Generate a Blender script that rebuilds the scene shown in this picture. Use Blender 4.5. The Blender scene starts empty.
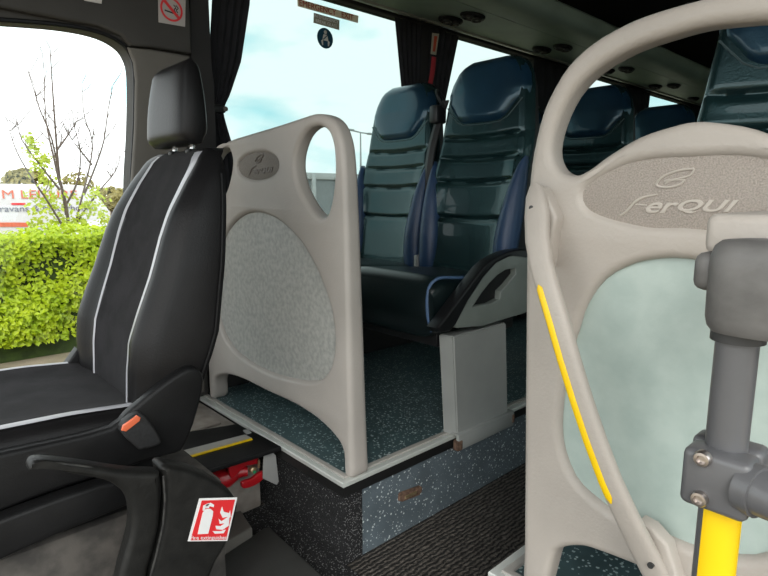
import bpy, bmesh, math, random
from mathutils import Vector, Matrix
random.seed(7)
SC = bpy.context.scene
COL = SC.collection
PI = math.pi
# ---------------------------------------------------------------- camera (x = towards the rear of the bus, y = towards the driver's side, z = up)
FPX = 555.0
TH = math.atan(92 / 555.0)
PS = math.radians(47.35)
CAM = Vector((0, 0, 0.75))
Fw = Vector((math.cos(TH) * math.cos(PS), math.cos(TH) * math.sin(PS), -math.sin(TH)))
Rt = Vector((math.sin(PS), -math.cos(PS), 0))
Up = Rt.cross(Fw)
cd = bpy.data.cameras.new('camera')
cam = bpy.data.objects.new('camera', cd)
COL.objects.link(cam)
cd.sensor_fit = 'HORIZONTAL'
cd.sensor_width = 36
cd.lens = 36 * FPX / 768
cd.clip_start = 0.02
cd.clip_end = 500
m = Matrix((Rt, Up, -Fw)).transposed().to_4x4()
m.translation = CAM
cam.matrix_world = m
SC.camera = cam


def at(ax, val, u, v):
    """point of the real plane ax = val that is seen at (u, v)"""
    d = Fw * FPX + Rt * (u - 384) + Up * (288 - v)
    i = 'xyz'.index(ax)
    return CAM + d * ((val - CAM[i]) / d[i])


def trace(ax, val, pts):
    return [at(ax, val, u, v) for u, v in pts]


# ---------------------------------------------------------------- materials
def mat(name, col, rough=0.5, metal=0.0, var=0.0, vscale=8.0, bump=0.0, bscale=200.0, col2=None, coat=0.0, spec=0.5, sheen=0.0):
    mt = bpy.data.materials.new(name)
    mt.use_nodes = True
    nt = mt.node_tree
    b = nt.nodes['Principled BSDF']
    b.inputs['Roughness'].default_value = rough
    b.inputs['Metallic'].default_value = metal
    b.inputs['Specular IOR Level'].default_value = spec
    b.inputs['Coat Weight'].default_value = coat
    b.inputs['Sheen Weight'].default_value = sheen
    tc = nt.nodes.new('ShaderNodeTexCoord')
    c = tuple(col) + (1,)
    c2 = tuple(col2) + (1,) if col2 else tuple(max(0, x * (1 - var)) for x in col) + (1,)
    n = nt.nodes.new('ShaderNodeTexNoise')
    n.inputs['Scale'].default_value = vscale
    n.inputs['Detail'].default_value = 6
    nt.links.new(tc.outputs['Object'], n.inputs['Vector'])
    r = nt.nodes.new('ShaderNodeValToRGB')
    r.color_ramp.elements[0].position = 0.35
    r.color_ramp.elements[1].position = 0.65
    r.color_ramp.elements[0].color = c2
    r.color_ramp.elements[1].color = c
    nt.links.new(n.outputs['Fac'], r.inputs['Fac'])
    nt.links.new(r.outputs['Color'], b.inputs['Base Color'])
    if bump:
        n2 = nt.nodes.new('ShaderNodeTexNoise')
        n2.inputs['Scale'].default_value = bscale
        n2.inputs['Detail'].default_value = 3
        nt.links.new(tc.outputs['Object'], n2.inputs['Vector'])
        bp = nt.nodes.new('ShaderNodeBump')
        bp.inputs['Strength'].default_value = bump
        bp.inputs['Distance'].default_value = 0.002
        nt.links.new(n2.outputs['Fac'], bp.inputs['Height'])
        nt.links.new(bp.outputs['Normal'], b.inputs['Normal'])
    return mt


def speckle(name, base, fleck, scale=110.0, cut=0.62, size=0.32, rough=0.45, bump=0.0, base2=None):
    mt = mat(name, base, rough, var=0.25, vscale=14, col2=base2)
    nt = mt.node_tree
    b = nt.nodes['Principled BSDF']
    ramp = b.inputs['Base Color'].links[0].from_node
    tc = next(x for x in nt.nodes if x.type == 'TEX_COORD')
    v = nt.nodes.new('ShaderNodeTexVoronoi')
    v.inputs['Scale'].default_value = scale
    nt.links.new(tc.outputs['Object'], v.inputs['Vector'])
    sep = nt.nodes.new('ShaderNodeSeparateColor')
    nt.links.new(v.outputs['Color'], sep.inputs['Color'])
    g = nt.nodes.new('ShaderNodeMath'); g.operation = 'GREATER_THAN'; g.inputs[1].default_value = cut
    nt.links.new(sep.outputs['Red'], g.inputs[0])
    l = nt.nodes.new('ShaderNodeMath'); l.operation = 'LESS_THAN'
    # flecks of different sizes
    sz = nt.nodes.new('ShaderNodeMath'); sz.operation = 'MULTIPLY'; sz.inputs[1].default_value = size * 1.6
    nt.links.new(sep.outputs['Green'], sz.inputs[0])
    nt.links.new(v.outputs['Distance'], l.inputs[0])
    nt.links.new(sz.outputs[0], l.inputs[1])
    mu = nt.nodes.new('ShaderNodeMath'); mu.operation = 'MULTIPLY'
    nt.links.new(g.outputs[0], mu.inputs[0]); nt.links.new(l.outputs[0], mu.inputs[1])
    mx = nt.nodes.new('ShaderNodeMix'); mx.data_type = 'RGBA'
    nt.links.new(mu.outputs[0], mx.inputs['Factor'])
    nt.links.new(ramp.outputs['Color'], mx.inputs['A'])
    mx.inputs['B'].default_value = tuple(fleck) + (1,)
    nt.links.new(mx.outputs['Result'], b.inputs['Base Color'])
    if bump:
        bp = nt.nodes.new('ShaderNodeBump'); bp.inputs['Strength'].default_value = bump; bp.inputs['Distance'].default_value = 0.004
        nt.links.new(v.outputs['Distance'], bp.inputs['Height'])
        nt.links.new(bp.outputs['Normal'], b.inputs['Normal'])
    return mt


def ribbed(name):
    mt = mat(name, (0.06, 0.052, 0.046), 0.95, var=0.35, vscale=30)
    nt = mt.node_tree
    b = nt.nodes['Principled BSDF']
    ramp = b.inputs['Base Color'].links[0].from_node
    tc = next(x for x in nt.nodes if x.type == 'TEX_COORD')
    w = nt.nodes.new('ShaderNodeTexWave')
    w.bands_direction = 'Y'
    w.inputs['Scale'].default_value = 22
    w.inputs['Distortion'].default_value = 4.5
    w.inputs['Detail'].default_value = 3
    w.inputs['Detail Scale'].default_value = 3
    nt.links.new(tc.outputs['Object'], w.inputs['Vector'])
    n = nt.nodes.new('ShaderNodeTexNoise'); n.inputs['Scale'].default_value = 75
    nt.links.new(tc.outputs['Object'], n.inputs['Vector'])
    mm = nt.nodes.new('ShaderNodeMath'); mm.operation = 'MULTIPLY'
    nt.links.new(w.outputs['Fac'], mm.inputs[0]); nt.links.new(n.outputs['Fac'], mm.inputs[1])
    mx = nt.nodes.new('ShaderNodeMix'); mx.data_type = 'RGBA'
    nt.links.new(mm.outputs[0], mx.inputs['Factor'])
    mx.inputs['A'].default_value = (0.008, 0.007, 0.006, 1)
    mx.inputs['B'].default_value = (0.24, 0.21, 0.18, 1)
    nt.links.new(mx.outputs['Result'], b.inputs['Base Color'])
    bp = nt.nodes.new('ShaderNodeBump'); bp.inputs['Strength'].default_value = 1.0; bp.inputs['Distance'].default_value = 0.01
    nt.links.new(mm.outputs[0], bp.inputs['Height']); nt.links.new(bp.outputs['Normal'], b.inputs['Normal'])
    return mt


def glass(name, tint, refl=0.06):
    mt = bpy.data.materials.new(name)
    mt.use_nodes = True
    nt = mt.node_tree
    nt.nodes.remove(nt.nodes['Principled BSDF'])
    out = nt.nodes['Material Output']
    t = nt.nodes.new('ShaderNodeBsdfTransparent'); t.inputs['Color'].default_value = tuple(tint) + (1,)
    g = nt.nodes.new('ShaderNodeBsdfGlossy'); g.inputs['Roughness'].default_value = 0.02
    mx = nt.nodes.new('ShaderNodeMixShader'); mx.inputs['Fac'].default_value = refl
    nt.links.new(t.outputs[0], mx.inputs[1]); nt.links.new(g.outputs[0], mx.inputs[2])
    nt.links.new(mx.outputs[0], out.inputs['Surface'])
    return mt


def leafy(name, c1, c2):
    mt = mat(name, c1, 0.45, col2=c2, vscale=6)
    nt = mt.node_tree
    b = nt.nodes['Principled BSDF']
    tr = nt.nodes.new('ShaderNodeBsdfTranslucent')
    ramp = b.inputs['Base Color'].links[0].from_node
    nt.links.new(ramp.outputs['Color'], tr.inputs['Color'])
    mx = nt.nodes.new('ShaderNodeMixShader'); mx.inputs['Fac'].default_value = 0.35
    out = nt.nodes['Material Output']
    nt.links.new(b.outputs[0], mx.inputs[1]); nt.links.new(tr.outputs[0], mx.inputs[2])
    nt.links.new(mx.outputs[0], out.inputs['Surface'])
    return mt


M = {
    'plastic': mat('moulded beige plastic', (0.42, 0.38, 0.34), 0.5, var=0.12, vscale=5, bump=0.35, bscale=170),
    'plastic2': mat('moulded grey plastic', (0.44, 0.405, 0.37), 0.5, var=0.12, vscale=5, bump=0.3, bscale=170),
    'plaque': mat('grained plaque', (0.375, 0.33, 0.29), 0.7, var=0.28, vscale=420, bump=0.9, bscale=420),
    'plaque2': mat('grained dark plaque', (0.22, 0.195, 0.17), 0.7, var=0.3, vscale=420, bump=0.6, bscale=300),
    'insert': mat('mottled green grey panel', (0.395, 0.47, 0.435), 0.4, col2=(0.34, 0.415, 0.385), vscale=22, bump=0.1, bscale=120),
    'insert2': mat('mottled grey panel', (0.46, 0.46, 0.43), 0.45, col2=(0.34, 0.345, 0.325), vscale=75, bump=0.2, bscale=120),
    'relief_dark': mat('dark raised lettering', (0.12, 0.10, 0.085), 0.35, var=0.05),
    'edge': mat('teal edge', (0.045, 0.07, 0.075), 0.4),
    'scraped_dull': mat('dull scraped plastic', (0.05, 0.05, 0.046), 0.6, col2=(0.015, 0.015, 0.015), vscale=60),
    'relief': mat('raised lettering', (0.45, 0.405, 0.36), 0.45, var=0.05),
    'yellow': mat('yellow insert', (0.85, 0.55, 0.0), 0.45, var=0.06),
    'rail': mat('grey painted rail', (0.105, 0.105, 0.11), 0.35, var=0.15, vscale=20, bump=0.05),
    'rail_cap': mat('worn grey rubber', (0.135, 0.13, 0.125), 0.5, var=0.3, vscale=30, bump=0.2, bscale=120),
    'darkring': mat('dark collar', (0.03, 0.03, 0.03), 0.5),
    'steel': mat('bolt steel', (0.55, 0.5, 0.47), 0.3, metal=1.0, var=0.2, vscale=60),
    'chrome': mat('chrome post', (0.7, 0.7, 0.7), 0.2, metal=1.0),
    'velour': mat('black velour', (0.017, 0.016, 0.018), 0.95, var=0.45, vscale=18, bump=0.4, bscale=500, sheen=0.03, spec=0.15),
    'leather': mat('black leather', (0.009, 0.0085, 0.009), 0.40, var=0.3, vscale=10, bump=0.25, bscale=260, spec=0.22),
    'silver': mat('silver piping', (0.42, 0.42, 0.45), 0.28, var=0.12, vscale=25),
    'blackplastic': mat('black plastic', (0.009, 0.009, 0.0095), 0.45, var=0.25, vscale=15, bump=0.25, bscale=350, spec=0.25),
    'scuffed': mat('scuffed black plastic', (0.014, 0.014, 0.013), 0.48, spec=0.3, col2=(0.008, 0.008, 0.0075), vscale=35, bump=0.35, bscale=160),
    'scraped': mat('scraped grey edge', (0.15, 0.15, 0.14), 0.6, col2=(0.02, 0.02, 0.02), vscale=70),
    'red': mat('red paint', (0.42, 0.008, 0.014), 0.3, var=0.2),
    'signred': mat('sign red', (0.68, 0.025, 0.03), 0.4),
    'white': mat('white vinyl', (0.78, 0.78, 0.78), 0.45, var=0.03),
    'offwhite': mat('off white vinyl', (0.60, 0.57, 0.53), 0.5, var=0.05),
    'black': mat('black print', (0.01, 0.01, 0.01), 0.5),
    'orange': mat('orange button', (0.75, 0.16, 0.07), 0.35),
    'brass': mat('brass', (0.55, 0.42, 0.25), 0.35, metal=0.8),
    'green': mat('green dot', (0.02, 0.3, 0.12), 0.4),
    'bracket': mat('grey bracket', (0.33, 0.33, 0.32), 0.45, var=0.1),
    'vinyl': speckle('speckled teal vinyl', (0.070, 0.118, 0.126), (0.42, 0.52, 0.52), 150, 0.50, 0.36, 0.35),
    'vinyl_riser': speckle('speckled blue grey vinyl', (0.125, 0.158, 0.180), (0.62, 0.68, 0.68), 150, 0.40, 0.34, 0.5),
    'carpet': speckle('speckled black carpet', (0.012, 0.012, 0.013), (0.20, 0.20, 0.20), 240, 0.45, 0.36, 0.95, bump=0.8),
    'ribcarpet': ribbed('ribbed aisle carpet'),
    'trim': mat('aluminium edge trim', (0.72, 0.74, 0.70), 0.35, metal=0.3, var=0.1, vscale=12),
    'trimdull': mat('dull edge strip', (0.42, 0.40, 0.37), 0.5, var=0.2, vscale=15),
    'rubber': mat('black rubber edge', (0.012, 0.012, 0.012), 0.45),
    'matgrey': mat('grey rubber mat', (0.045, 0.045, 0.042), 0.7, var=0.25, vscale=10, bump=0.2),
    'dusty': mat('dusty grey floor', (0.10, 0.09, 0.08), 0.9, col2=(0.05, 0.046, 0.042), vscale=25, bump=0.4, bscale=90),
    'beige': mat('beige metal', (0.36, 0.32, 0.28), 0.5, col2=(0.24, 0.205, 0.18), vscale=20),
    'header': mat('grey cab lining', (0.050, 0.047, 0.043), 0.75, var=0.15, vscale=9, bump=0.2),
    'pillar': mat('grey pillar lining', (0.13, 0.12, 0.105), 0.65, var=0.12, vscale=9, bump=0.2),
    'darklining': mat('dark lining', (0.018, 0.017, 0.017), 0.8, var=0.2, bump=0.1),
    'cloth': mat('black curtain cloth', (0.011, 0.011, 0.014), 0.95, var=0.4, vscale=14, bump=0.3, bscale=400),
    'rack': mat('grey green rack', (0.22, 0.28, 0.24), 0.5, var=0.15, vscale=6, bump=0.08),
    'rackedge': mat('rack edge strip', (0.26, 0.26, 0.23), 0.35, metal=0.4),
    'ceiling': mat('dark ceiling lining', (0.02, 0.02, 0.02), 0.85, var=0.2),
    'teal': mat('dark teal leather', (0.0085, 0.0225, 0.0235), 0.26, coat=0.3, col2=(0.005, 0.013, 0.0145), vscale=7, bump=0.25, bscale=240),
    'tealshaded': mat('shaded teal cushion leather', (0.0045, 0.011, 0.012), 0.33, col2=(0.003, 0.007, 0.008), vscale=7, bump=0.25, bscale=240),  # darker copy of the teal leather, shade low on the seat put into colour
    'navy': mat('navy leather', (0.010, 0.030, 0.055), 0.28, coat=0.35, var=0.35, vscale=7, bump=0.2, bscale=240),
    'blue': mat('blue leather', (0.022, 0.055, 0.125), 0.4, var=0.25, vscale=8, bump=0.2, bscale=240),
    'bluepiping': mat('blue piping', (0.07, 0.13, 0.24), 0.4),
    'seatshell': mat('black seat shell', (0.008, 0.008, 0.009), 0.4),
    'greyshell': mat('grey armrest shell', (0.21, 0.235, 0.215), 0.4, var=0.1, vscale=12),
    'pedestal': mat('grey painted pedestal', (0.33, 0.34, 0.325), 0.4, var=0.06, vscale=14),
    'rust': mat('rusty metal', (0.20, 0.12, 0.08), 0.8, col2=(0.08, 0.045, 0.03), vscale=80),
    'belt': mat('black webbing', (0.012, 0.012, 0.012), 0.5),
    'redbelt': mat('red webbing', (0.30, 0.012, 0.02), 0.6),
    'signcream': mat('cream sign', (0.88, 0.82, 0.62), 0.5, var=0.15, vscale=60),
    'signorange': mat('orange lettering', (0.40, 0.05, 0.015), 0.5),
    'signgrey': mat('olive grey sign', (0.33, 0.31, 0.24), 0.5, var=0.1),
    'signgrey2': mat('grey white vinyl', (0.42, 0.39, 0.37), 0.5, var=0.05),
    'bucklegrey': mat('woven black buckle', (0.022, 0.022, 0.023), 0.6, var=0.5, vscale=150),
    'signblue': mat('blue sign', (0.006, 0.05, 0.09), 0.4),
    'glass': glass('clear cab glass', (0.92, 0.93, 0.93), 0.03),
    'tint': glass('green tinted glass', (0.58, 0.64, 0.63), 0.03),
    'leaf': leafy('fresh hedge leaf', (0.55, 0.66, 0.02), (0.36, 0.50, 0.015)),
    'leaf2': leafy('young tree leaf', (0.52, 0.60, 0.06), (0.38, 0.5, 0.04)),
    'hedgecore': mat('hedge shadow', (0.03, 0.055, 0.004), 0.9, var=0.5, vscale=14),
    'bark': mat('grey brown bark', (0.16, 0.12, 0.10), 0.9, var=0.3, vscale=30),
    'olive': leafy('olive foliage', (0.42, 0.36, 0.13), (0.28, 0.25, 0.09)),
    'vanwhite': mat('white van paint', (0.62, 0.62, 0.62), 0.35, var=0.04),
    'carwhite': mat('silver car paint', (0.5, 0.5, 0.52), 0.3),
    'carglass': mat('dark car glass', (0.05, 0.05, 0.06), 0.15),
    'sign_o': mat('sign orange', (0.62, 0.13, 0.06), 0.5),
    'sign_g': mat('sign grey', (0.16, 0.16, 0.2), 0.5),
    'ground': mat('pale ground', (0.30, 0.24, 0.17), 0.95, col2=(0.2, 0.17, 0.11), vscale=3, bump=0.3, bscale=30),
    'fence': mat('pale steel fence', (0.5, 0.5, 0.5), 0.5, var=0.08),
    'fencepanel': mat('grey fence panel', (0.27, 0.28, 0.29), 0.5, var=0.1),
    'lamp': mat('lamp post steel', (0.35, 0.36, 0.37), 0.5),
}


for k_, tint_ in (('teal', (0.66, 0.96, 1.0, 1)), ('navy', (0.6, 0.9, 1.0, 1))):  # teal put into the leather's reflections, imitating light from the tinted windows
    b_ = M[k_].node_tree.nodes['Principled BSDF']
    b_.inputs['Specular Tint'].default_value = tint_
    b_.inputs['Coat Tint'].default_value = tint_


# ---------------------------------------------------------------- mesh helpers
def tag(o, label=None, cat=None, group=None, kind=None):
    if label: o['label'] = label
    if cat: o['category'] = cat
    if group: o['group'] = group
    if kind: o['kind'] = kind
    return o


def thing(name, label, cat, loc=(0, 0, 0), group=None):
    o = bpy.data.objects.new(name, None)
    o.empty_display_size = 0.1
    COL.objects.link(o)
    o.location = loc
    return tag(o, label, cat, group)


def wloc(o):
    v = Vector((0, 0, 0))
    while o:
        v += o.location
        o = o.parent
    return v


def finish(name, bm, material, parent=None, smooth=40, origin=None):
    """links the bmesh, whose vertices are in world space, as one object"""
    bmesh.ops.remove_doubles(bm, verts=bm.verts, dist=0.00005)
    bmesh.ops.recalc_face_normals(bm, faces=bm.faces)
    me = bpy.data.meshes.new(name)
    off = wloc(parent) if parent else Vector(origin or (0, 0, 0))
    bmesh.ops.translate(bm, verts=bm.verts, vec=-off)
    bm.to_mesh(me)
    bm.free()
    for mm in (material if isinstance(material, (list, tuple)) else [material]):
        me.materials.append(mm)
    if smooth:
        me.polygons.foreach_set('use_smooth', [True] * len(me.polygons))
        me.set_sharp_from_angle(angle=math.radians(smooth))
    o = bpy.data.objects.new(name, me)
    COL.objects.link(o)
    if parent: o.parent = parent
    else: o.location = off
    return o


def struct(name, bm, material, smooth=40):
    return tag(finish(name, bm, material, None, smooth), kind='structure')


def box(bm, lo, hi, bev=0.0, seg=2, rot=None, mi=0):
    lo, hi = Vector(lo), Vector(hi)
    c, s = (lo + hi) / 2, hi - lo
    r = bmesh.ops.create_cube(bm, size=1.0)
    vs = r['verts']
    for v in vs: v.co = Vector((v.co.x * s.x, v.co.y * s.y, v.co.z * s.z))
    fs = set(f for v in vs for f in v.link_faces)
    if bev:
        es = list(set(e for v in vs for e in v.link_edges))
        r = bmesh.ops.bevel(bm, geom=es, offset=bev, segments=seg, affect='EDGES', profile=0.5)
        vs = list(set(vs) & set(bm.verts) | set(v for f in r['faces'] for v in f.verts))
        vs = [v for v in vs if v.is_valid]
        fs = set(f for v in vs for f in v.link_faces)
    for v in vs:
        if rot is not None: v.co = rot @ v.co
        v.co += c
    for f in fs: f.material_index = mi
    return vs


def tube(bm, pts, rad, seg=12, cap=True, flat=None):
    """tube through pts; rad a number or list; flat=(axis vector, factor) squashes the section"""
    pts = [Vector(p) for p in pts]
    n = len(pts)
    rad = rad if isinstance(rad, (list, tuple)) else [rad] * n
    rings = []
    prev = None
    for i in range(n):
        t = (pts[min(i + 1, n - 1)] - pts[max(i - 1, 0)]).normalized()
        a = prev - t * prev.dot(t) if prev is not None else t.orthogonal()
        if a.length < 1e-6: a = t.orthogonal()
        a.normalize()
        b = t.cross(a)
        prev = a
        ring = []
        for k in range(seg):
            th = 2 * PI * k / seg
            ring.append(bm.verts.new(pts[i] + (a * math.cos(th) + b * math.sin(th)) * rad[i]))
        rings.append(ring)
    for i in range(n - 1):
        for k in range(seg):
            bm.faces.new((rings[i][k], rings[i][(k + 1) % seg], rings[i + 1][(k + 1) % seg], rings[i + 1][k]))
    if cap:
        bm.faces.new(rings[0]); bm.faces.new(rings[-1])
    return rings


def loft(bm, rings, caps=True, closed=True, mfun=None):
    vr = [[bm.verts.new(p) for p in r] for r in rings]
    k = len(vr[0])
    for i in range(len(vr) - 1):
        for j in range(k if closed else k - 1):
            f = bm.faces.new((vr[i][j], vr[i][(j + 1) % k], vr[i + 1][(j + 1) % k], vr[i + 1][j]))
            if mfun: f.material_index = mfun(i, j)
    if caps and closed:
        bm.faces.new(vr[0]); bm.faces.new(vr[-1])
    return vr


def cyl(bm, p0, p1, r, seg=20):
    return tube(bm, [p0, p1], r, seg)


def smooth_loop(pts, n=4, closed=True):
    """Catmull-Rom through the points"""
    pts = [Vector(p) for p in pts]
    out = []
    L = len(pts)
    for i in range(L if closed else L - 1):
        if closed: p0, p1, p2, p3 = pts[i - 1], pts[i], pts[(i + 1) % L], pts[(i + 2) % L]
        else: p0, p1, p2, p3 = pts[max(i - 1, 0)], pts[i], pts[i + 1], pts[min(i + 2, L - 1)]
        for k in range(n):
            t = k / n
            out.append(0.5 * ((2 * p1) + (p2 - p0) * t + (2 * p0 - 5 * p1 + 4 * p2 - p3) * t * t + (3 * p1 - p0 - 3 * p2 + p3) * t ** 3))
    if not closed: out.append(pts[-1])
    return out


def curve_mesh(cu):
    o = bpy.data.objects.new('tmp', cu)
    COL.objects.link(o)
    dg = bpy.context.evaluated_depsgraph_get()
    me = bpy.data.meshes.new_from_object(o.evaluated_get(dg))
    bpy.data.objects.remove(o)
    bpy.data.curves.remove(cu)
    bm = bmesh.new()
    bm.from_mesh(me)
    bpy.data.meshes.remove(me)
    return bm


IDX = {'x': (1, 2, 0), 'y': (0, 2, 1), 'z': (0, 1, 2)}


def plate(loops, ax, pos, thick, bev=0.0, res=3):
    """solid with the outline loops[0] and holes loops[1:]; its near face lies in the plane ax = pos (top face when ax is z)"""
    ia, ib, ic = IDX[ax]
    cu = bpy.data.curves.new('tmp', 'CURVE')
    cu.dimensions = '2D'
    cu.fill_mode = 'BOTH'
    for li, lp in enumerate(loops):
        p2 = [(p[ia], p[ib]) for p in lp]
        area = sum(p2[i - 1][0] * p2[i][1] - p2[i][0] * p2[i - 1][1] for i in range(len(p2)))
        if (area > 0) != (li == 0): p2.reverse()
        s = cu.splines.new('POLY')
        s.points.add(len(p2) - 1)
        for q, (a, b) in zip(s.points, p2): q.co = (a, b, 0, 1)
        s.use_cyclic_u = True
    cu.bevel_depth = bev
    cu.bevel_resolution = res
    cu.offset = -bev
    cu.extrude = max(thick / 2 - bev, 0.00001)
    bm = curve_mesh(cu)
    mid = pos - thick / 2 if ax == 'z' else pos + thick / 2
    for v in bm.verts:
        q = [0, 0, 0]
        q[ia], q[ib], q[ic] = v.co.x, v.co.y, mid + v.co.z
        v.co = q
    return bm


def text_bm(body, size, origin, xdir, updir, extrude=0.0005, shear=0.0, align='CENTER', sx=1.0, bev=0.0, spacing=1.0):
    cu = bpy.data.curves.new('tmp', 'FONT')
    cu.body = body
    cu.size = size
    cu.shear = shear
    cu.extrude = extrude
    cu.bevel_depth = bev
    cu.align_x = align
    cu.align_y = 'CENTER'
    cu.space_character = spacing
    bm = curve_mesh(cu)
    X = Vector(xdir).normalized(); Y = Vector(updir).normalized(); Z = X.cross(Y)
    o = Vector(origin)
    for v in bm.verts: v.co = o + X * (v.co.x * sx) + Y * v.co.y + Z * v.co.z
    return bm


def merge(bm, other):
    me = bpy.data.meshes.new('tmp')
    other.to_mesh(me); other.free()
    bm.from_mesh(me)
    bpy.data.meshes.remove(me)


def nb(): return bmesh.new()


def children(o): return [c for c in bpy.data.objects if c.parent == o]


def copy_tree(o, parent=None):
    c = o.copy()
    COL.objects.link(c)
    c.parent = parent
    for ch in children(o): copy_tree(ch, c)
    return c


XE = (0, -1, 0)     # "right" on faces that look to the front of the bus
# ================================================================ THE SETTING
AY, AX = 1.074, 0.843        # corner of the driver's side platform
BY = 0.604                   # edge of the door side platform
FZ = -0.25
bm = nb(); box(bm, (AX - 0.03, -0.45, FZ - 0.04), (6.0, 2.0, FZ)); struct('floor', bm, M['ribcarpet'])
bm = nb(); box(bm, (-0.9, -0.45, FZ - 0.04), (AX - 0.03, 2.0, FZ - 0.001)); struct('floor_cab', bm, M['dusty'])
# platforms: vinyl floor on top
bm = nb(); box(bm, (AX + 0.036, AY + 0.036, -0.04), (6.0, 1.97, -0.001)); struct('floor_offside', bm, M['vinyl'])
bm = nb(); box(bm, (AX + 0.036, -0.45, -0.04), (6.0, BY - 0.036, -0.001)); struct('floor_nearside', bm, M['vinyl'])


def sill(name, ax0, y_edge, sgn, y_far):
    """edge trim running round the corner of a platform: dull inner strip, bright nosing, black rubber below"""
    a = ax0; e = y_edge
    def ell(d0, d1, z0, z1, mt, nm, bev=0.003):
        L_ = [(a + d0, y_far), (a + d0, e + sgn * d0), (6.0, e + sgn * d0), (6.0, e + sgn * d1), (a + d1, e + sgn * d1), (a + d1, y_far)]
        b_ = plate([[Vector((q[0], q[1], 0)) for q in L_]], 'z', z1, z1 - z0, bev)
        struct(nm, b_, mt)
    ell(0.019, 0.037, -0.02, 0.004, M['trimdull'], name + '_inner')
    ell(0.0, 0.021, -0.014, 0.0, M['trim'], name + '_nosing')
    ell(0.004, 0.03, -0.045, -0.013, M['rubber'], name + '_rubber')


sill('trim_1', AX, AY, 1, 1.95)
sill('trim_2', AX, BY, -1, -0.45)
# risers
bm = plate([[Vector((p, q, 0)) for p, q in ((AX + 0.012, 1.95), (AX + 0.012, AY + 0.0115), (AX + 0.075, AY + 0.0115), (AX + 0.075, AY + 0.04), (AX + 0.05, AY + 0.04), (AX + 0.05, 1.95))]], 'z', -0.04, 0.21)
struct('wall_riser_front', bm, M['carpet'])
bm = nb(); box(bm, (AX + 0.075, AY + 0.014, FZ), (6.0, AY + 0.05, -0.04)); struct('wall_riser_aisle', bm, M['vinyl_riser'])
bm = nb(); box(bm, (AX + 0.012, BY - 0.05, FZ), (6.0, BY - 0.014, -0.04)); struct('wall_riser_nearside', bm, M['vinyl_riser'])
bm = nb(); box(bm, (AX + 0.012, -0.45, FZ), (AX + 0.05, BY - 0.05, -0.04)); struct('wall_riser_step', bm, M['carpet'])

bm = nb(); box(bm, (0.56, 1.0, FZ), (AX + 0.012, 1.5, FZ + 0.004)); struct('floor_carpet', bm, M['carpet'])
# driver's side wall with its window openings
rect = lambda x0, x1, z0, z1: [Vector((x0, 0, z0)), Vector((x1, 0, z0)), Vector((x1, 0, z1)), Vector((x0, 0, z1))]


def rrect(x0, x1, z0, z1, r, n=6):
    o = []
    for cx, cz, a0 in ((x1 - r, z0 + r, -90), (x1 - r, z1 - r, 0), (x0 + r, z1 - r, 90), (x0 + r, z0 + r, 180)):
        for k in range(n + 1):
            a = math.radians(a0 + 90 * k / n)
            o.append(Vector((cx + r * math.cos(a), 0, cz + r * math.sin(a))))
    return o


cabwin = [Vector((-0.75, 0, 0.14)), Vector((0.56, 0, 0.14))] + smooth_loop(
    [Vector((0.61, 0, 0.17)), Vector((0.645, 0, 0.55))] + [Vector((p.x, 0, p.z)) for p in trace('y', 1.95, [(131, 190), (134, 130), (134.5, 75), (129.5, 54), (118, 41.5), (97, 32), (60, 25), (0, 20)])],
    4, closed=False) + [Vector((0.1, 0, 1.235)), Vector((-0.75, 0, 1.21))]
PW = [(0.93, 2.03), (2.2, 3.12), (3.42, 4.35), (4.62, 5.6)]
holes = [rrect(a, b, 0.5, 1.572, 0.05) for a, b in PW]
bm = plate([rect(0.88, 6.0, FZ, 1.9)] + holes, 'y', 1.985, 0.06, 0.004)
struct('wall_offside', bm, M['darklining'])
bm = plate([rect(-0.9, 0.89, FZ, 1.9), cabwin], 'y', 1.95, 0.09, 0.012)
struct('wall_cab', bm, M['header'])
for i, (a, b) in enumerate(PW):
    bm = nb(); box(bm, (a - 0.02, 2.012, 0.48), (b + 0.02, 2.017, 1.59)); struct('window_%d' % (i + 2), bm, M['tint'], 0)
bm = nb(); box(bm, (-0.8, 2.0, 0.10), (0.74, 2.005, 1.30)); struct('window_1', bm, M['glass'], 0)
# rubber seal round the cab window
big = []
lp = [Vector((p.x, 1.948, p.z)) for p in cabwin]
bm = nb(); tube(bm, lp + [lp[0]], 0.007, 8, cap=False); struct('trim_3', bm, M['blackplastic'])
# lining of the pillar behind the cab window, the header above it and the dark post beside the curtain
pil = trace('y', 1.93, [(128, 47), (150, 49), (190, 56), (189, 90), (188, 150)]) + [Vector((0.86, 0, 0.5)), Vector((0.86, 0, 0.02)), Vector((0.66, 0, 0.02)), Vector((0.655, 0, 0.5))] + trace('y', 1.93, [(131, 190), (135, 130), (136, 80), (134, 62)])
bm = plate([pil], 'y', 1.928, 0.02, 0.008); struct('trim_4', bm, M['pillar'])
hd = [Vector((-0.9, 0, 1.255)), Vector((0.25, 0, 1.265))] + trace('y', 1.93, [(60, 19), (98, 26), (120, 35), (130, 46), (150, 47.5), (191, 54), (190, 20), (188, -8)]) + [Vector((0.90, 0, 1.8)), Vector((-0.9, 0, 1.8))]
bm = plate([hd], 'y', 1.92, 0.03, 0.01); struct('trim_5', bm, M['header'])
bm = plate([trace('y', 1.94, [(191, -6), (206, -6), (209, 60), (212, 90), (214, 150), (190, 150)])+[Vector((0.86, 0, 0.6))]], 'y', 1.935, 0.03, 0.006); struct('trim_6', bm, M['darklining'])
# lining below the windows and posts between them
for k, (a, b) in enumerate(((2.03, 2.2), (3.12, 3.42), (4.35, 4.62))):
    bm = nb(); box(bm, (a + 0.01, 1.983, 0.5), (b - 0.01, 1.995, 1.6), 0.008); struct('trim_%d' % (7 + k), bm, M['darklining'])
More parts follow.
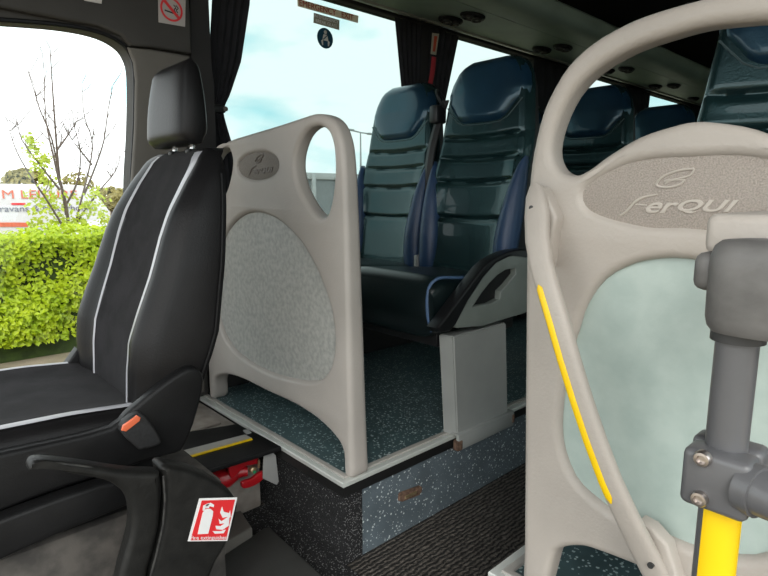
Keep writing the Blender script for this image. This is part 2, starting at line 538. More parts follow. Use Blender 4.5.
# nearside wall (with windows), rear wall, ceiling
NW = [(1.1, 2.1), (2.25, 3.2), (3.35, 4.3), (4.45, 5.5)]
bm = plate([rect(0.87, 6.0, FZ, 1.9)] + [rrect(a, b, 0.5, 1.5, 0.05) for a, b in NW], 'y', -0.51, 0.06, 0.004); struct('wall_nearside', bm, M['darklining'])
for i, (a, b) in enumerate(NW):
    bm = nb(); box(bm, (a - 0.02, -0.482, 0.48), (b + 0.02, -0.477, 1.52)); struct('window_%d' % (i + 6), bm, M['tint'], 0)
bm = nb(); box(bm, (5.95, -0.53, FZ), (6.02, 2.05, 1.9)); struct('wall_rear', bm, M['darklining'])
bm = nb(); box(bm, (-0.9, -0.53, 1.85), (6.02, 2.05, 1.9)); struct('ceiling', bm, M['ceiling'])


def rack(name, pts, x0, x1, mt):
    bm = nb()
    loft(bm, [[Vector((x0, y, z)) for y, z in pts], [Vector((x1, y, z)) for y, z in pts]])
    return finish(name, bm, mt, None, 50)


rk = thing('luggage_rack', 'grey green luggage rack running along the top of the driver side windows', 'luggage rack', (0.95, 1.9, 1.55))
def rackpart(name, pts, mt, x0=0.95, x1=5.9):
    bm = nb(); loft(bm, [[Vector((x0, y, z)) for y, z in pts], [Vector((x1, y, z)) for y, z in pts]])
    return finish(name, bm, mt, rk, 50)
rackpart('underside_panel', [(1.925, 1.578), (1.615, 1.549), (1.61, 1.557), (1.925, 1.60)], M['rack'])
rackpart('front_panel', [(1.603, 1.545), (1.50, 1.535), (1.455, 1.54), (1.425, 1.56), (1.42, 1.60), (1.44, 1.62), (1.603, 1.57)], M['rack'])
rackpart('edge_strip', [(1.945, 1.570), (1.925, 1.568), (1.922, 1.580), (1.945, 1.584)], M['rackedge'])
rackpart('shelf_back', [(1.98, 1.60), (1.55, 1.60), (1.55, 1.64), (1.98, 1.84)], M['darklining'])
rk2 = rk
rk = thing('luggage_rack', 'dark luggage rack over the seats on the door side', 'luggage rack', (0.95, -0.25, 1.55))
rackpart('underside_panel', [(-0.44, 1.578), (0.0, 1.549), (0.0, 1.557), (-0.44, 1.60)], M['rack'])
rackpart('front_panel', [(0.01, 1.545), (0.11, 1.535), (0.155, 1.54), (0.19, 1.56), (0.195, 1.60), (0.17, 1.62), (0.01, 1.57)], M['rack'])
rackpart('shelf_back', [(-0.44, 1.60), (0.06, 1.60), (0.06, 1.64), (-0.44, 1.84)], M['darklining'])

# overhead air vents, a pair per seat row
ORD = ['over the first seat row', 'over the second seat row', 'over the third seat row', 'over the fourth seat row', 'over the rearmost seat row']
for i in range(5):
    for j, yy in enumerate((1.82, 1.69)):
        x = 2.10 + 0.78 * i
        z = 1.5735 - (1.925 - yy) * 0.0935
        v = thing('air_vent', 'round dark overhead air vent %s, %s of its pair' % (ORD[i], 'window side' if j == 0 else 'aisle side'), 'air vent', (x, yy, z), 'overhead air vents')
        bm = nb(); loft(bm, [[Vector((x + 0.075 * s * math.cos(a), yy + 0.042 * s * math.sin(a), z + dz)) for a in [2 * PI * k / 28 for k in range(28)]] for s, dz in ((1.0, -0.0005), (1.0, -0.006), (0.9, -0.012), (0.8, -0.010), (0.75, -0.001))])
        finish('bezel', bm, M['blackplastic'], v)
        for q in (-0.03, 0.03):
            bm = nb(); loft(bm, [[Vector((x + q + 0.026 * s * math.cos(a), yy + 0.026 * s * math.sin(a), z + dz)) for a in [2 * PI * k / 18 for k in range(18)]] for s, dz in ((1, -0.006), (1, -0.018), (0.82, -0.020), (0.7, -0.010), (0.35, -0.008), (0.3, -0.016))])
            finish('nozzle', bm, M['rubber'], v)


# ================================================================ PARTITIONS
def mirror_y(p, c): return Vector((p.x, 2 * c - p.y, p.z))


def relief_logo(parent, ax_pos, cy, cz, sc, mt, px):
    """leaf shaped emblem and name in raised relief; sc = metres of half width"""
    def P(a, b): return Vector((ax_pos, cy - a * sc, cz + (b if b < 0 else 0.06 + (b - 0.08) * 0.62) * sc))
    bm = nb()
    leaf = [(0.20, 0.43), (0.02, 0.40), (-0.14, 0.30), (-0.22, 0.17), (-0.20, 0.10), (-0.12, 0.08), (-0.02, 0.09), (0.06, 0.14), (0.11, 0.21)]
    tube(bm, smooth_loop([P(*q) for q in leaf], 5, closed=False), [px * 0.9] * 41, 8)
    tube(bm, smooth_loop([P(*q) for q in [(0.20, 0.43), (0.16, 0.30), (0.02, 0.24), (-0.13, 0.20)]], 5, closed=False), [px * 0.8] * 16, 8)
    tube(bm, smooth_loop([P(*q) for q in [(0.11, 0.21), (-0.02, 0.22), (-0.12, 0.15)]], 5, closed=False), [px * 0.7] * 11, 8)
    finish('emblem', bm, mt, parent)
    bm = text_bm('er', 0.27 * sc, P(-0.19, -0.175), XE, (0, 0, 1), extrude=px * 0.3, shear=0.4, sx=1.5, bev=px * 0.35)
    merge(bm, text_bm('QUI', 0.19 * sc, P(0.32, -0.17), XE, (0, 0, 1), extrude=px * 0.3, shear=0.4, sx=1.75, bev=px * 0.35, spacing=1.08))
    tube(bm, smooth_loop([P(*q) for q in [(-0.66, -0.30), (-0.58, -0.245), (-0.47, -0.12), (-0.36, -0.06), (-0.20, -0.03)]], 5, closed=False), [px * 0.5 + px * 0.6 * math.sin(PI * (k + 1) / 23) for k in range(21)], 8)
    tube(bm, [P(-0.47, -0.155), P(-0.33, -0.165)], px * 0.6, 8)
    finish('lettering', bm, mt, parent)


# ---- door side partition: traced half, mirrored about its middle
XR = 0.84
CR = 0.293
out = trace('x', XR, [(740, -14), (690, -1.5), (653, 11), (622, 23.5), (590.5, 42), (565.5, 65.6), (547, 97), (537, 125), (529, 165), (525.5, 210), (524, 260), (523, 400), (522, 540)])
foot = [Vector((XR, 0.522, 0.0)), Vector((XR, 0.486, 0.0))]
arch = trace('x', XR, [(551.5, 560), (556, 552), (563, 549), (572, 548), (585, 549), (603, 555), (630, 565.5)])
half = out + foot + arch + [Vector((XR, CR, 0.164))]
half = [p for p in half if p.y > CR + 0.02 or p.z < 0.5]; half.insert(0, Vector((XR, CR, half[0].z + 0.003)))
full = half + [mirror_y(p, CR) for p in reversed(half[1:-1])]
# smooth only the curved stretches (corners at the feet stay crisp through dense points)
full_s = smooth_loop(full, 3)
hole1 = trace('x', XR, [(669, 34.5), (629, 48.5), (593, 69.5), (569, 95), (555, 125), (550, 150), (554, 166), (563, 174), (576, 175), (590, 167.5), (606, 155.5), (637, 137), (669, 126)])
h1 = [p for p in hole1 if p.y > CR]
top_in = Vector((XR, CR, h1[0].z + 0.003)); bot_in = at('x', XR, 694, 121); bot_in.y = CR
h1[0] = h1[0] if h1[0].y > CR + 0.02 else h1[0]
hole1 = [top_in] + h1 + [bot_in] + [mirror_y(p, CR) for p in reversed(h1)]
hole1_s = smooth_loop(hole1, 3)
ins = trace('x', XR, [(690.5, 260), (659, 259), (631, 264), (603, 279), (584, 305), (575, 332), (566, 362), (560, 400), (559, 441), (572, 479), (596, 503), (616.5, 517), (647, 531), (685, 541)])
ins[0] = Vector((XR, CR, ins[0].z)); ins[-1] = Vector((XR, CR, ins[-1].z - 0.004))
ins = [p for p in ins if p.y >= CR]
ins_f = ins + [mirror_y(p, CR) for p in reversed(ins[1:-1])]
ins_s = smooth_loop(ins_f, 3)
emb = trace('x', XR, [(698, 158), (651, 160), (620, 167), (589, 184), (582, 196), (587.5, 208), (607, 217), (646, 226), (693, 227)])
emb = [p for p in emb if p.y > CR]
eT = Vector((XR, CR, at('x', XR, 690, 158).z)); eB = Vector((XR, CR, at('x', XR, 690, 227).z))
emb_s = smooth_loop([eT] + emb + [eB] + [mirror_y(p, CR) for p in reversed(emb)], 3)
rp = thing('partition_panel', 'beige moulded partition with tall looped rail in front of the door side seats, diagonal handle across it', 'partition', (XR, CR, 0.0), 'moulded seat partitions')
finish('moulding', plate([full_s, hole1_s, ins_s, emb_s], 'x', XR, 0.05, 0.0145, 4), M['plastic'], rp, 50)


def grow(loop, d):
    c = sum(loop, Vector()) / len(loop)
    return [p + (p - c).normalized() * d for p in loop]


finish('insert_panel', plate([grow(ins_s, 0.012)], 'x', XR + 0.016, 0.012, 0.001), M['insert'], rp, 40)
pq = finish('plaque', plate([grow(emb_s, 0.012)], 'x', XR + 0.007, 0.02, 0.001), M['plaque'], rp, 40)
relief_logo(pq, XR + 0.0065, CR + 0.016, at('x', XR, 690, 192).z, 0.115, M['relief'], 0.0020)

# ---- driver side partition
XL = 0.872
CL = 1.50
lout = trace('x', XL, [(258, 131), (276, 125.5), (300, 117.5), (311, 114), (319, 113.5), (328, 116.5), (335, 123.5), (340, 136), (343, 155), (345, 200), (347.5, 300), (349.5, 400), (351, 460)])
lfoot = [Vector((XL, at('x', XL, 351, 472).y, 0.004)), Vector((XL, at('x', XL, 343.5, 472).y, 0.004))]
larch = trace('x', XL, [(342, 452), (335, 438), (317, 420), (294, 405), (269, 393), (250, 385)])
lhalf = lout + lfoot + larch
ztop = at('x', XL, 244, 136).z
lhalf = [p for p in lhalf if p.y < CL - 0.03] + [Vector((XL, CL, at('x', XL, 256, 387).z))]
far = [mirror_y(p, CL) for p in reversed(lhalf[:-1]) if p.z < 0.70]
ltop = trace('x', XL, [(203, 200), (203.5, 175), (206.5, 160), (213, 150), (222, 143.5), (232, 139), (243, 135.5)])
lfull = lhalf + far + ltop
lfull_s = smooth_loop(lfull, 3)
lhole = smooth_loop(trace('x', XL, [(319, 126), (327.5, 132), (332, 145), (333.5, 160), (333.5, 176), (331, 198), (327, 213), (321, 218), (311, 211), (300, 193), (294, 174), (294, 156), (300, 138), (309, 128)]), 4)
lhole2 = smooth_loop(trace('x', XL, [(227, 148), (231, 156), (231.5, 166), (229.5, 178), (226, 190), (220, 199), (214, 200), (209.5, 190), (209, 174), (212, 160), (219, 150)]), 4)
lins = trace('x', XL, [(239, 216), (257, 212.5), (278, 221), (296, 238), (308, 255), (320, 280), (330, 310), (333.5, 340), (331, 362), (326, 373), (317.5, 380.5), (306, 381.5), (294.6, 380), (266, 372), (240, 356.5), (226, 341)])
lins += [at('x', XL, 217, 318), at('x', XL, 214.5, 290), at('x', XL, 216, 258), at('x', XL, 224, 233)]
lins_s = smooth_loop(lins, 3)
a0 = math.radians(0)
ec = at('x', XL, 256, 166)
er = (at('x', XL, 237, 169) - at('x', XL, 278, 162)).length / 2
lemb_s = [Vector((XL, ec.y + er * math.cos(t), ec.z + 0.040 * math.sin(t))) for t in [2 * PI * k / 40 for k in range(40)]]
lp_ = thing('partition_panel', 'grey beige moulded partition with oval grip hole standing behind the driver seat', 'partition', (XL, CL, 0.0), 'moulded seat partitions')
bm = plate([lfull_s, lhole, lhole2, lins_s, lemb_s], 'x', XL, 0.046, 0.0135, 4)
for v in bm.verts: v.co.x = XL + (v.co.x - XL) * (1 + 0.45 * max(0, 1 - v.co.z / 0.9))
finish('moulding', bm, M['plastic2'], lp_, 50)
finish('insert_panel', plate([grow(lins_s, 0.014)], 'x', XL + 0.016, 0.012, 0.001), M['insert2'], lp_, 40)
pq = finish('plaque', plate([grow(lemb_s, 0.014)], 'x', XL + 0.009, 0.02, 0.001), M['plaque2'], lp_, 40)
relief_logo(pq, XL + 0.008, ec.y - 0.008, ec.z + 0.004, 0.105, M['relief_dark'], 0.0024)

# ---- diagonal grab handle on the door side partition
gh = thing('grab_handle', 'beige diagonal grab handle with yellow strip, screwed to the moulded partition', 'grab handle', (0.8, 0.45, 0.45))
cl = [(536.5, 188, 0.826, 0.010), (536.5, 196, 0.816, 0.018), (537, 215, 0.806, 0.0215), (537.5, 240, 0.795, 0.021), (541.5, 265, 0.782, 0.020), (548.5, 290, 0.772, 0.019), (557.5, 320, 0.766, 0.019), (569, 360, 0.764, 0.0185), (581.5, 400, 0.766, 0.018), (595, 440, 0.770, 0.018), (610, 480, 0.777, 0.0185), (626, 515, 0.788, 0.019), (641, 545, 0.802, 0.020), (653, 568, 0.815, 0.021), (662, 586, 0.824, 0.020), (668, 598, 0.832, 0.014)]
gp = [at('x', x, u, v) for u, v, x, w in cl]
rings = []
inner = []
for i, (p, c) in enumerate(zip(gp, cl)):
    t = (gp[min(i + 1, len(gp) - 1)] - gp[max(i - 1, 0)]); t.normalize()
    side = Vector((1, 0, 0)).cross(t).normalized()
    nrm = t.cross(side).normalized()
    if nrm.x > 0: nrm = -nrm
    w = c[3]; dp = min(0.011, (XR - c[2]) * 0.6 + 0.004)
    rings.append([p + side * (w * math.copysign(abs(math.cos(a)) ** 0.6, math.cos(a))) + nrm * (dp * math.copysign(abs(math.sin(a)) ** 0.75, math.sin(a))) for a in [2 * PI * k / 24 for k in range(24)]])
    inner.append((p, side, nrm, dp, w))
bm = nb(); loft(bm, rings); finish('bar', bm, M['plastic'], gh, 60)
# yellow insert strip on the outer face
def lerp_frame(s):
    i = min(int(s), len(inner) - 2); f = s - i
    return [inner[i][k] * (1 - f) + inner[i + 1][k] * f for k in range(5)]
bm = nb()
rr = []
N = 40
for k in range(N + 1):
    s = 4.75 + (10.55 - 4.75) * k / N
    p, sd, nr, dp, w = lerp_frame(s)
    if sd.y < 0: sd = -sd
    e = 0.0055 * math.sqrt(max(0.02, 1 - (1 - min(1, min(k, N - k) / 1.0)) ** 2))
    c = p + sd * 0.0075 + nr * (dp + 0.0005)
    rr.append([c + sd * e * math.cos(a) + nr * 0.0015 * math.sin(a) for a in [2 * PI * j / 12 for j in range(12)]])
loft(bm, rr); finish('strip', bm, M['yellow'], gh, 60)
bm = nb()
for (u, v) in ((531, 208),):
    p = at('x', 0.7985, u, v); cyl(bm, p, p + Vector((0.02, 0, 0)), 0.0042, 14)
finish('screw', bm, M['darkring'], gh)
bm = nb(); p = at('x', 0.795, 650, 566); cyl(bm, p, p + Vector((0.02, 0, 0)), 0.0045, 14); finish('screw', bm, M['darkring'], gh)
# wedge feet of the handle
bm = nb()
ft = trace('x', 0.815, [(541, 187), (548, 200), (556, 217), (553, 232), (548, 268), (542, 240), (539, 200)])
merge(bm, plate([smooth_loop(ft, 2)], 'x', 0.815, 0.03, 0.006)); finish('mounting_foot', bm, M['plastic'], gh)
bm = nb()
ft = trace('x', 0.82, [(640, 520), (653, 527), (669, 545), (686, 600), (668, 600), (654, 560)])
merge(bm, plate([ft], 'x', 0.815, 0.03, 0.006)); finish('mounting_foot', bm, M['plastic'], gh)

# ---- handrail pole
PX, PY = 0.50, 0.1255
pr_ = 0.0155
po = thing('handrail_pole', 'grey upright handrail pole with yellow lower sleeve in front of the beige partition', 'handrail', (PX, PY, FZ))
bm = nb(); cyl(bm, (PX, PY, FZ), (PX, PY, 0.70), pr_, 40); finish('tube', bm, M['rail'], po)
bm = nb()
vdir = math.atan2(-PY, -PX)
rr = []
for z in (FZ + 0.02, 0.50):
    ring = []
    for k in range(37):
        a = vdir - 0.72 + (k / 36) * 4.3
        ring.append(Vector((PX + (pr_ + 0.0012) * math.cos(a), PY + (pr_ + 0.0012) * math.sin(a), z)))
    for k in range(36, -1, -1):
        a = vdir - 0.72 + (k / 36) * 4.3
        ring.append(Vector((PX + pr_ * math.cos(a), PY + pr_ * math.sin(a), z)))
    rr.append(ring)
loft(bm, rr); finish('sleeve', bm, M['yellow'], po, 30)
bm = nb(); cyl(bm, (PX, PY, 0.636), (PX, PY, 0.648), 0.0195, 32); finish('collar', bm, M['darkring'], po)
# top elbow casting: barrel with a lug and an arm leaving towards the door
bm = nb()
def sup(cx, cy, z, rx, ry, n=32, e=0.7):
    return [Vector((cx + rx * math.copysign(abs(math.cos(a)) ** e, math.cos(a)), cy + ry * math.copysign(abs(math.sin(a)) ** e, math.sin(a)), z)) for a in [2 * PI * k / n for k in range(n)]]
loft(bm, [sup(PX, PY - 0.011, z, 0.031 * s, 0.0335 * s) for z, s in ((0.6445, 0.86), (0.6485, 0.95), (0.656, 1), (0.695, 1.02), (0.704, 1.0), (0.712, 0.93), (0.716, 0.8), (0.7175, 0.4))])
box(bm, (PX - 0.029, PY - 0.12, 0.662), (PX + 0.028, PY - 0.01, 0.712), 0.016, 4)
finish('elbow', bm, M['rail_cap'], po, 50)
bm = nb(); box(bm, (PX - 0.018, PY + 0.013, 0.675), (PX + 0.018, PY + 0.033, 0.706), 0.008, 3); finish('lug', bm, M['rail_cap'], po, 50)
# clamp
bm = nb()
z0, z1 = 0.4985, 0.5475
box(bm, (PX - 0.0300, PY - 0.026, z0), (PX + 0.0, PY + 0.0235, z1), 0.006, 3)
finish('clamp', bm, M['rail'], po, 50)
bm = nb(); box(bm, (PX + 0.001, PY - 0.026, z0), (PX + 0.027, PY + 0.027, z1), 0.006, 3); finish('clamp', bm, M['rail'], po, 50)
for z in (z0 + 0.0125, z1 - 0.0125):
    c = at('x', PX - 0.0325, 702, 459) if z > 0.52 else at('x', PX - 0.0325, 699, 499)
    bm = nb()
    loft(bm, [[Vector((c.x + d, c.y + r * math.cos(a), c.z + r * math.sin(a))) for a in [2 * PI * k / 24 for k in range(24)]] for d, r in ((0.004, 0.0066), (-0.0005, 0.0066), (-0.0025, 0.0056), (-0.0028, 0.0036), (0.0005, 0.0030))])
    finish('bolt', bm, M['steel'], po, 40)
hz = (z0 + z1) / 2 + 0.002
d = Vector((-0.30, -0.95, 0)).normalized()
s0 = Vector((PX - 0.016, PY - 0.020, hz))
bm = nb(); tube(bm, [s0, s0 + d * 0.012, s0 + d * 0.012, s0 + d * 0.03], [0.0205, 0.0205, 0.018, 0.0165], 28); finish('socket', bm, M['rail'], po)
bm = nb(); tube(bm, [s0, s0 + d * 0.45], 0.0145, 28); finish('side_rail', bm, M['rail'], po)
# beige bracket tying the pole to the partition
bk = nb(); box(bk, (PX + 0.035, PY - 0.06, 0.700), (XR + 0.004, PY + 0.043, 0.735), 0.008, 3)
finish('bracket', bk, M['plastic'], po)

# ================================================================ DRIVER SEAT
ds = thing('driver_seat', 'black driver seat with velour centre, silver piping and tall headrest', 'seat', (0.3, 1.40, 0.05))
DC = 1.40


def interp(tab, z):
    if z <= tab[0][0]: return tab[0][1]
    for (a, b), (c, d) in zip(tab, tab[1:]):
        if z <= c: return b + (d - b) * (z - a) / (c - a)
    return tab[-1][1]


XP = [(0.24, 0.375), (0.31, 0.380), (0.38, 0.386), (0.44, 0.396), (0.5, 0.418), (0.575, 0.448), (0.66, 0.477), (0.72, 0.502), (0.78, 0.536), (0.82, 0.562), (0.86, 0.584)]
XQ = [(0.24, 0.48), (0.35, 0.515), (0.45, 0.553), (0.63, 0.582), (0.75, 0.598), (0.82, 0.606), (0.86, 0.606)]
HW = [(0.24, 0.225), (0.30, 0.245), (0.40, 0.255), (0.60, 0.250), (0.72, 0.236), (0.79, 0.222), (0.83, 0.208), (0.848, 0.195), (0.86, 0.17)]
UC = 0.60


def dfront(z, u):
    a = abs(u)
    b = interp([(0.24, 0.5), (0.45, 1.0), (0.7, 0.8), (0.82, 0.35), (0.86, 0.1)], z)
    if a < UC: f = 0.014 * b * (1 - (a / UC) ** 2) ** 0.7
    else:
        q = (a - UC) / (1 - UC)
        f = -0.020 * b * math.sin(PI * min(q * 1.05, 1)) + (0.030 * max(0, q - 0.72) / 0.28 if q > 0.72 else 0)
    xp, xq = interp(XP, z), interp(XQ, z)
    topr = max(0, (z - 0.835) / 0.025)
    return xp + f + topr * topr * 0.012


us = [-1 + 2 * k / 40 for k in range(41)]
zs = [0.24 + (0.835 - 0.24) * k / 34 for k in range(35)] + [0.842, 0.849, 0.855, 0.86]
rings = []
for z in zs:
    hw = interp(HW, z)
    ring = [Vector((dfront(z, u), DC - hw * u, z)) for u in us]           # from far side to near side: u=-1 is y=DC+hw
    xq = interp(XQ, z)
    tr = max(0, (z - 0.835) / 0.025)
    for k in range(9):
        u = 1 - 2 * k / 8
        ring.append(Vector((xq + 0.028 * (1 - u ** 4) - 0.012 * tr * tr, DC - (hw - 0.004) * u, z)))
    rings.append(ring)
def dm(i, j): return 1 if ((10 if i < 16 else 9 if i < 26 else 8) <= j < 32) else 0
bm = nb(); loft(bm, rings, mfun=dm)
finish('backrest', bm, [M['leather'], M['velour']], ds, 60)
for sgn, w, nm in ((1, 0.025, 'near'), (-1, 0.0045, 'far')):
    rr = []
    for k in range(41):
        z = 0.30 + (0.852 - 0.30) * k / 40
        hw = interp(HW, z)
        c = UC + 0.075 if sgn > 0 else -interp([(0.30, 0.48), (0.45, 0.52), (0.7, 0.60), (0.86, 0.62)], z)
        w_ = w * interp([(0.30, 0.45), (0.42, 0.7), (0.6, 0.9), (0.852, 1.0)], z)
        row = []
        for q in (-1, -0.5, 0, 0.5, 1):
            u = c + q * w_ / hw
            row.append(Vector((dfront(z, u) - 0.0035 + 0.003 * q * q, DC - hw * u, z)))
        rr.append(row)
    bm = nb(); loft(bm, rr, closed=False); finish('piping', bm, M['silver'], ds, 80)
# seam on the near bolster
bm = nb()
tube(bm, [Vector((interp(XQ, z) - 0.012, DC - interp(HW, z) - 0.001, z)) for z in [0.3 + 0.5 * k / 20 for k in range(21)]], 0.0022, 6)
finish('side_seam', bm, M['blackplastic'], ds)
# headrest
bm = nb()
rings = []
for k in range(17):
    t = k / 16
    z = 0.873 + 0.197 * t
    e = math.sin(PI * (0.06 + 0.88 * t)) ** 0.28
    hw = (0.126 - 0.020 * t ** 2.2) * (0.80 + 0.2 * e) * (1 if t < 0.94 else 0.93)
    xf = 0.548 + 0.028 * t ** 1.6 + (0.02 * (1 - t / 0.12) ** 2 if t < 0.12 else 0)
    xb = 0.628 - 0.012 * t ** 2 - (0.018 * (1 - t / 0.15) if t < 0.15 else 0)
    if t > 0.88: xf += 0.02 * ((t - 0.88) / 0.12) ** 2; xb -= 0.02 * ((t - 0.88) / 0.12) ** 2
    xm, dx = (xf + xb) / 2, (xb - xf) / 2
    rings.append([Vector((xm + dx * math.copysign(abs(math.cos(a)) ** 0.45, math.cos(a)), DC + 0.008 + hw * math.copysign(abs(math.sin(a)) ** 0.5, math.sin(a)), z)) for a in [2 * PI * j / 40 for j in range(40)]])
loft(bm, rings); hr = finish('headrest', bm, M['leather'], ds, 60)
for dy in (-0.05, 0.055):
    bm = nb(); tube(bm, [(0.600, DC + dy, 0.835), (0.606, DC + dy, 0.90)], 0.007, 14); finish('headrest_post', bm, M['chrome'], ds)
    bm = nb(); box(bm, (0.588, DC + dy - 0.012, 0.852), (0.614, DC + dy + 0.012, 0.864), 0.004); finish('post_guide', bm, M['blackplastic'], ds)
# cushion
bm = nb()
xs = [-0.22 + (0.42 + 0.22) * k / 24 for k in range(25)]
rings = []
CZ = [(-0.22, 0.25), (-0.17, 0.295), (-0.1, 0.315), (0.1, 0.318), (0.25, 0.312), (0.42, 0.295)]
prof = [(-1.0, 0.30), (-1.0, 0.62), (-0.99, 0.80), (-0.94, 0.93), (-0.87, 1.0), (-0.80, 1.0), (-0.70, 0.95), (-0.5, 0.90), (0, 0.88), (0.5, 0.90), (0.70, 0.95), (0.80, 1.0), (0.87, 1.0), (0.94, 0.93), (0.99, 0.80), (1.0, 0.62), (1.0, 0.30), (0, 0.26)]
for x in xs:
    zt = interp(CZ, x)
    rings.append([Vector((x, DC + 0.25 * u, 0.20 + (zt + 0.012 - 0.20) * q)) for u, q in prof])
def cm(i, j): return 1 if 6 <= j < 10 or 5 <= j < 11 else 0
loft(bm, rings, mfun=cm); finish('cushion', bm, [M['leather'], M['velour']], ds, 60)
for sg in (-1, 1):
    bm = nb()
    rr = []
    for x in xs:
        zt = interp(CZ, x) + 0.012
        w = 0.0075 if sg < 0 else 0.005
        rr.append([Vector((x, DC + sg * 0.25 * 0.835 + q * w * 1.5, 0.20 + (zt - 0.20) * 1.0 + 0.0025 - 0.002 * q * q)) for q in (-1, -0.5, 0, 0.5, 1)])
    loft(bm, rr, closed=False); finish('piping', bm, M['silver'], ds, 80)
bm = plate([trace('y', 1.60, [(66, 366), (78, 349), (88, 356), (100, 372), (84, 384)])], 'y', 1.60, 0.04, 0.006); finish('hinge_cover', bm, M['blackplastic'], ds, 50)
# side cover with buckle
cov = trace('y', 1.13, [(-60, 470), (0, 453), (60, 440), (111, 427), (126, 414), (141, 401), (162, 384), (183, 370), (192, 367.5), (199, 369.5), (203.5, 380), (200, 400), (193, 425), (184, 446), (176, 453), (150, 459), (120, 470), (60, 488), (0, 511), (-60, 536)])
bm = plate([smooth_loop(cov, 2)], 'y', 1.125, 0.03, 0.009); finish('side_cover', bm, M['blackplastic'], ds, 50)
cov2 = trace('y', 1.10, [(-60, 545), (0, 519), (60, 497), (100, 484), (126, 480), (150, 478), (150, 495), (125, 506), (60, 533), (21, 550), (-60, 588)])
bm = plate([cov2], 'y', 1.095, 0.04, 0.008); finish('rail_cover', bm, M['blackplastic'], ds, 50)
bm = nb(); box(bm, (-0.30, 1.15, 0.10), (0.41, 1.63, 0.25), 0.012); finish('seat_frame', bm, M['blackplastic'], ds)
bu = thing  # (buckle below is part of the seat)
bq = trace('y', 1.105, [(121, 432), (124, 421), (138, 413), (146, 417), (160, 438), (157, 445), (141, 449), (136, 447)])
bm = plate([smooth_loop(bq, 2)], 'y', 1.10, 0.024, 0.005); bu = finish('buckle', bm, M['bucklegrey'], ds, 50)
bq = trace('y', 1.098, [(121.5, 430.5), (123, 425.5), (137, 415.5), (140.5, 417.5), (139.5, 421), (126, 431.5)])
bm = plate([bq], 'y', 1.0965, 0.006, 0.0015); finish('release_button', bm, M['orange'], bu, 50)
# seat box under the seat, and the beige box behind it
bm = nb(); box(bm, (-0.35, 1.14, FZ), (0.54, 1.90, 0.10), 0.012); struct('wall_seat_box', bm, M['dusty'])
bm = nb(); box(bm, (0.535, 1.50, FZ), (AX - 0.004, 1.93, -0.012), 0.008)
box(bm, (0.62, 1.68, -0.014), (0.80, 1.86, -0.004), 0.004)
struct('wall_seat_plinth', bm, M['beige'])

# black tray behind the seat, resting on the plinth
ty = thing('tray', 'black plastic step tray with yellow edged tread strip on beige plinth behind driver seat', 'tray', (0.7, 1.45, 0.0))
pl = trace('z', 0.006, [(186, 432), (237, 423.5), (259, 434), (281, 446), (252, 455.5), (224, 464), (210, 468.5), (201, 468), (192, 462), (178, 458)])
bm = plate([pl], 'z', 0.006, 0.016, 0.004); finish('tread', bm, M['blackplastic'], ty)
bm = plate([trace('z', 0.008, [(181, 451), (245, 434.5), (252, 438), (188, 456.5)])], 'z', 0.0085, 0.003, 0.0005); finish('grip_strip', bm, M['trimdull'], ty)
bm = plate([trace('z', 0.009, [(187.5, 456), (251.5, 438), (252.5, 439.3), (189, 457.6)])], 'z', 0.0095, 0.003, 0.0004); finish('yellow_edge', bm, M['yellow'], ty)
bm = plate([trace('z', 0.008, [(243, 430.5), (248, 429.5), (251.5, 432.5), (246.5, 434)])], 'z', 0.010, 0.005, 0.001); finish('clip', bm, M['bracket'], ty)
# fire extinguisher head under the tray, and its bracket
fx = thing('fire_extinguisher', 'red fire extinguisher lying under the black tray, valve towards the aisle', 'fire extinguisher', (0.70, 1.42, -0.06))
c0 = at('y', 1.435, 246, 472)
bm = nb(); tube(bm, [c0 + Vector((-0.09, 0.055, -0.022)), c0 + Vector((-0.045, 0.030, -0.012)), c0 + Vector((-0.018, 0.012, 0))], [0.030, 0.030, 0.017], 20); finish('cylinder', bm, M['red'], fx)
bm = nb(); tube(bm, [c0 + Vector((-0.022, 0.01, 0.004)), c0 + Vector((0.004, -0.004, 0.004))], [0.020, 0.015], 16); finish('valve', bm, M['red'], fx)
bm = plate([smooth_loop(trace('y', 1.415, [(233, 459), (243, 456), (257, 457), (258, 464), (246, 466), (240, 472), (232, 479), (229, 470)]), 2)], 'y', 1.415, 0.012, 0.003); finish('handle', bm, M['red'], fx)
bm = plate([smooth_loop(trace('y', 1.40, [(242, 485), (243, 482), (252, 479), (260, 473), (265, 472), (264, 479), (255, 486), (244, 489)]), 2)], 'y', 1.40, 0.014, 0.004); finish('lever', bm, M['red'], fx)
bm = nb(); p = at('y', 1.412, 253, 470); loft(bm, [[Vector((p.x + r * math.cos(a), p.y + d, p.z + r * math.sin(a))) for a in [2 * PI * k / 18 for k in range(18)]] for d, r in ((0.01, 0.010), (-0.004, 0.010), (-0.006, 0.007))])
gg = finish('gauge', bm, M['brass'], fx)
bm = nb(); p = at('y', 1.402, 254.5, 472); box(bm, p - Vector((0.004, 0.002, 0.004)), p + Vector((0.004, 0.002, 0.004)), 0.001); finish('pin_tag', bm, M['green'], fx)
bm = nb(); p = at('y', 1.408, 258.5, 464); tube(bm, [p + Vector((0, 0, -0.012)), p + Vector((0.002, 0, 0.012))], 0.0035, 10); finish('pin', bm, M['brass'], fx)
bm = plate([trace('y', 1.40, [(263, 455), (272, 452), (275, 455), (278, 481), (276, 484.5), (262, 478)])], 'y', 1.395, 0.004, 0.001)
tag(finish('metal_bracket', bm, M['bracket'], None, 40, origin=at('y', 1.40, 270, 484)), 'light grey metal bracket standing beside the red extinguisher', 'bracket')

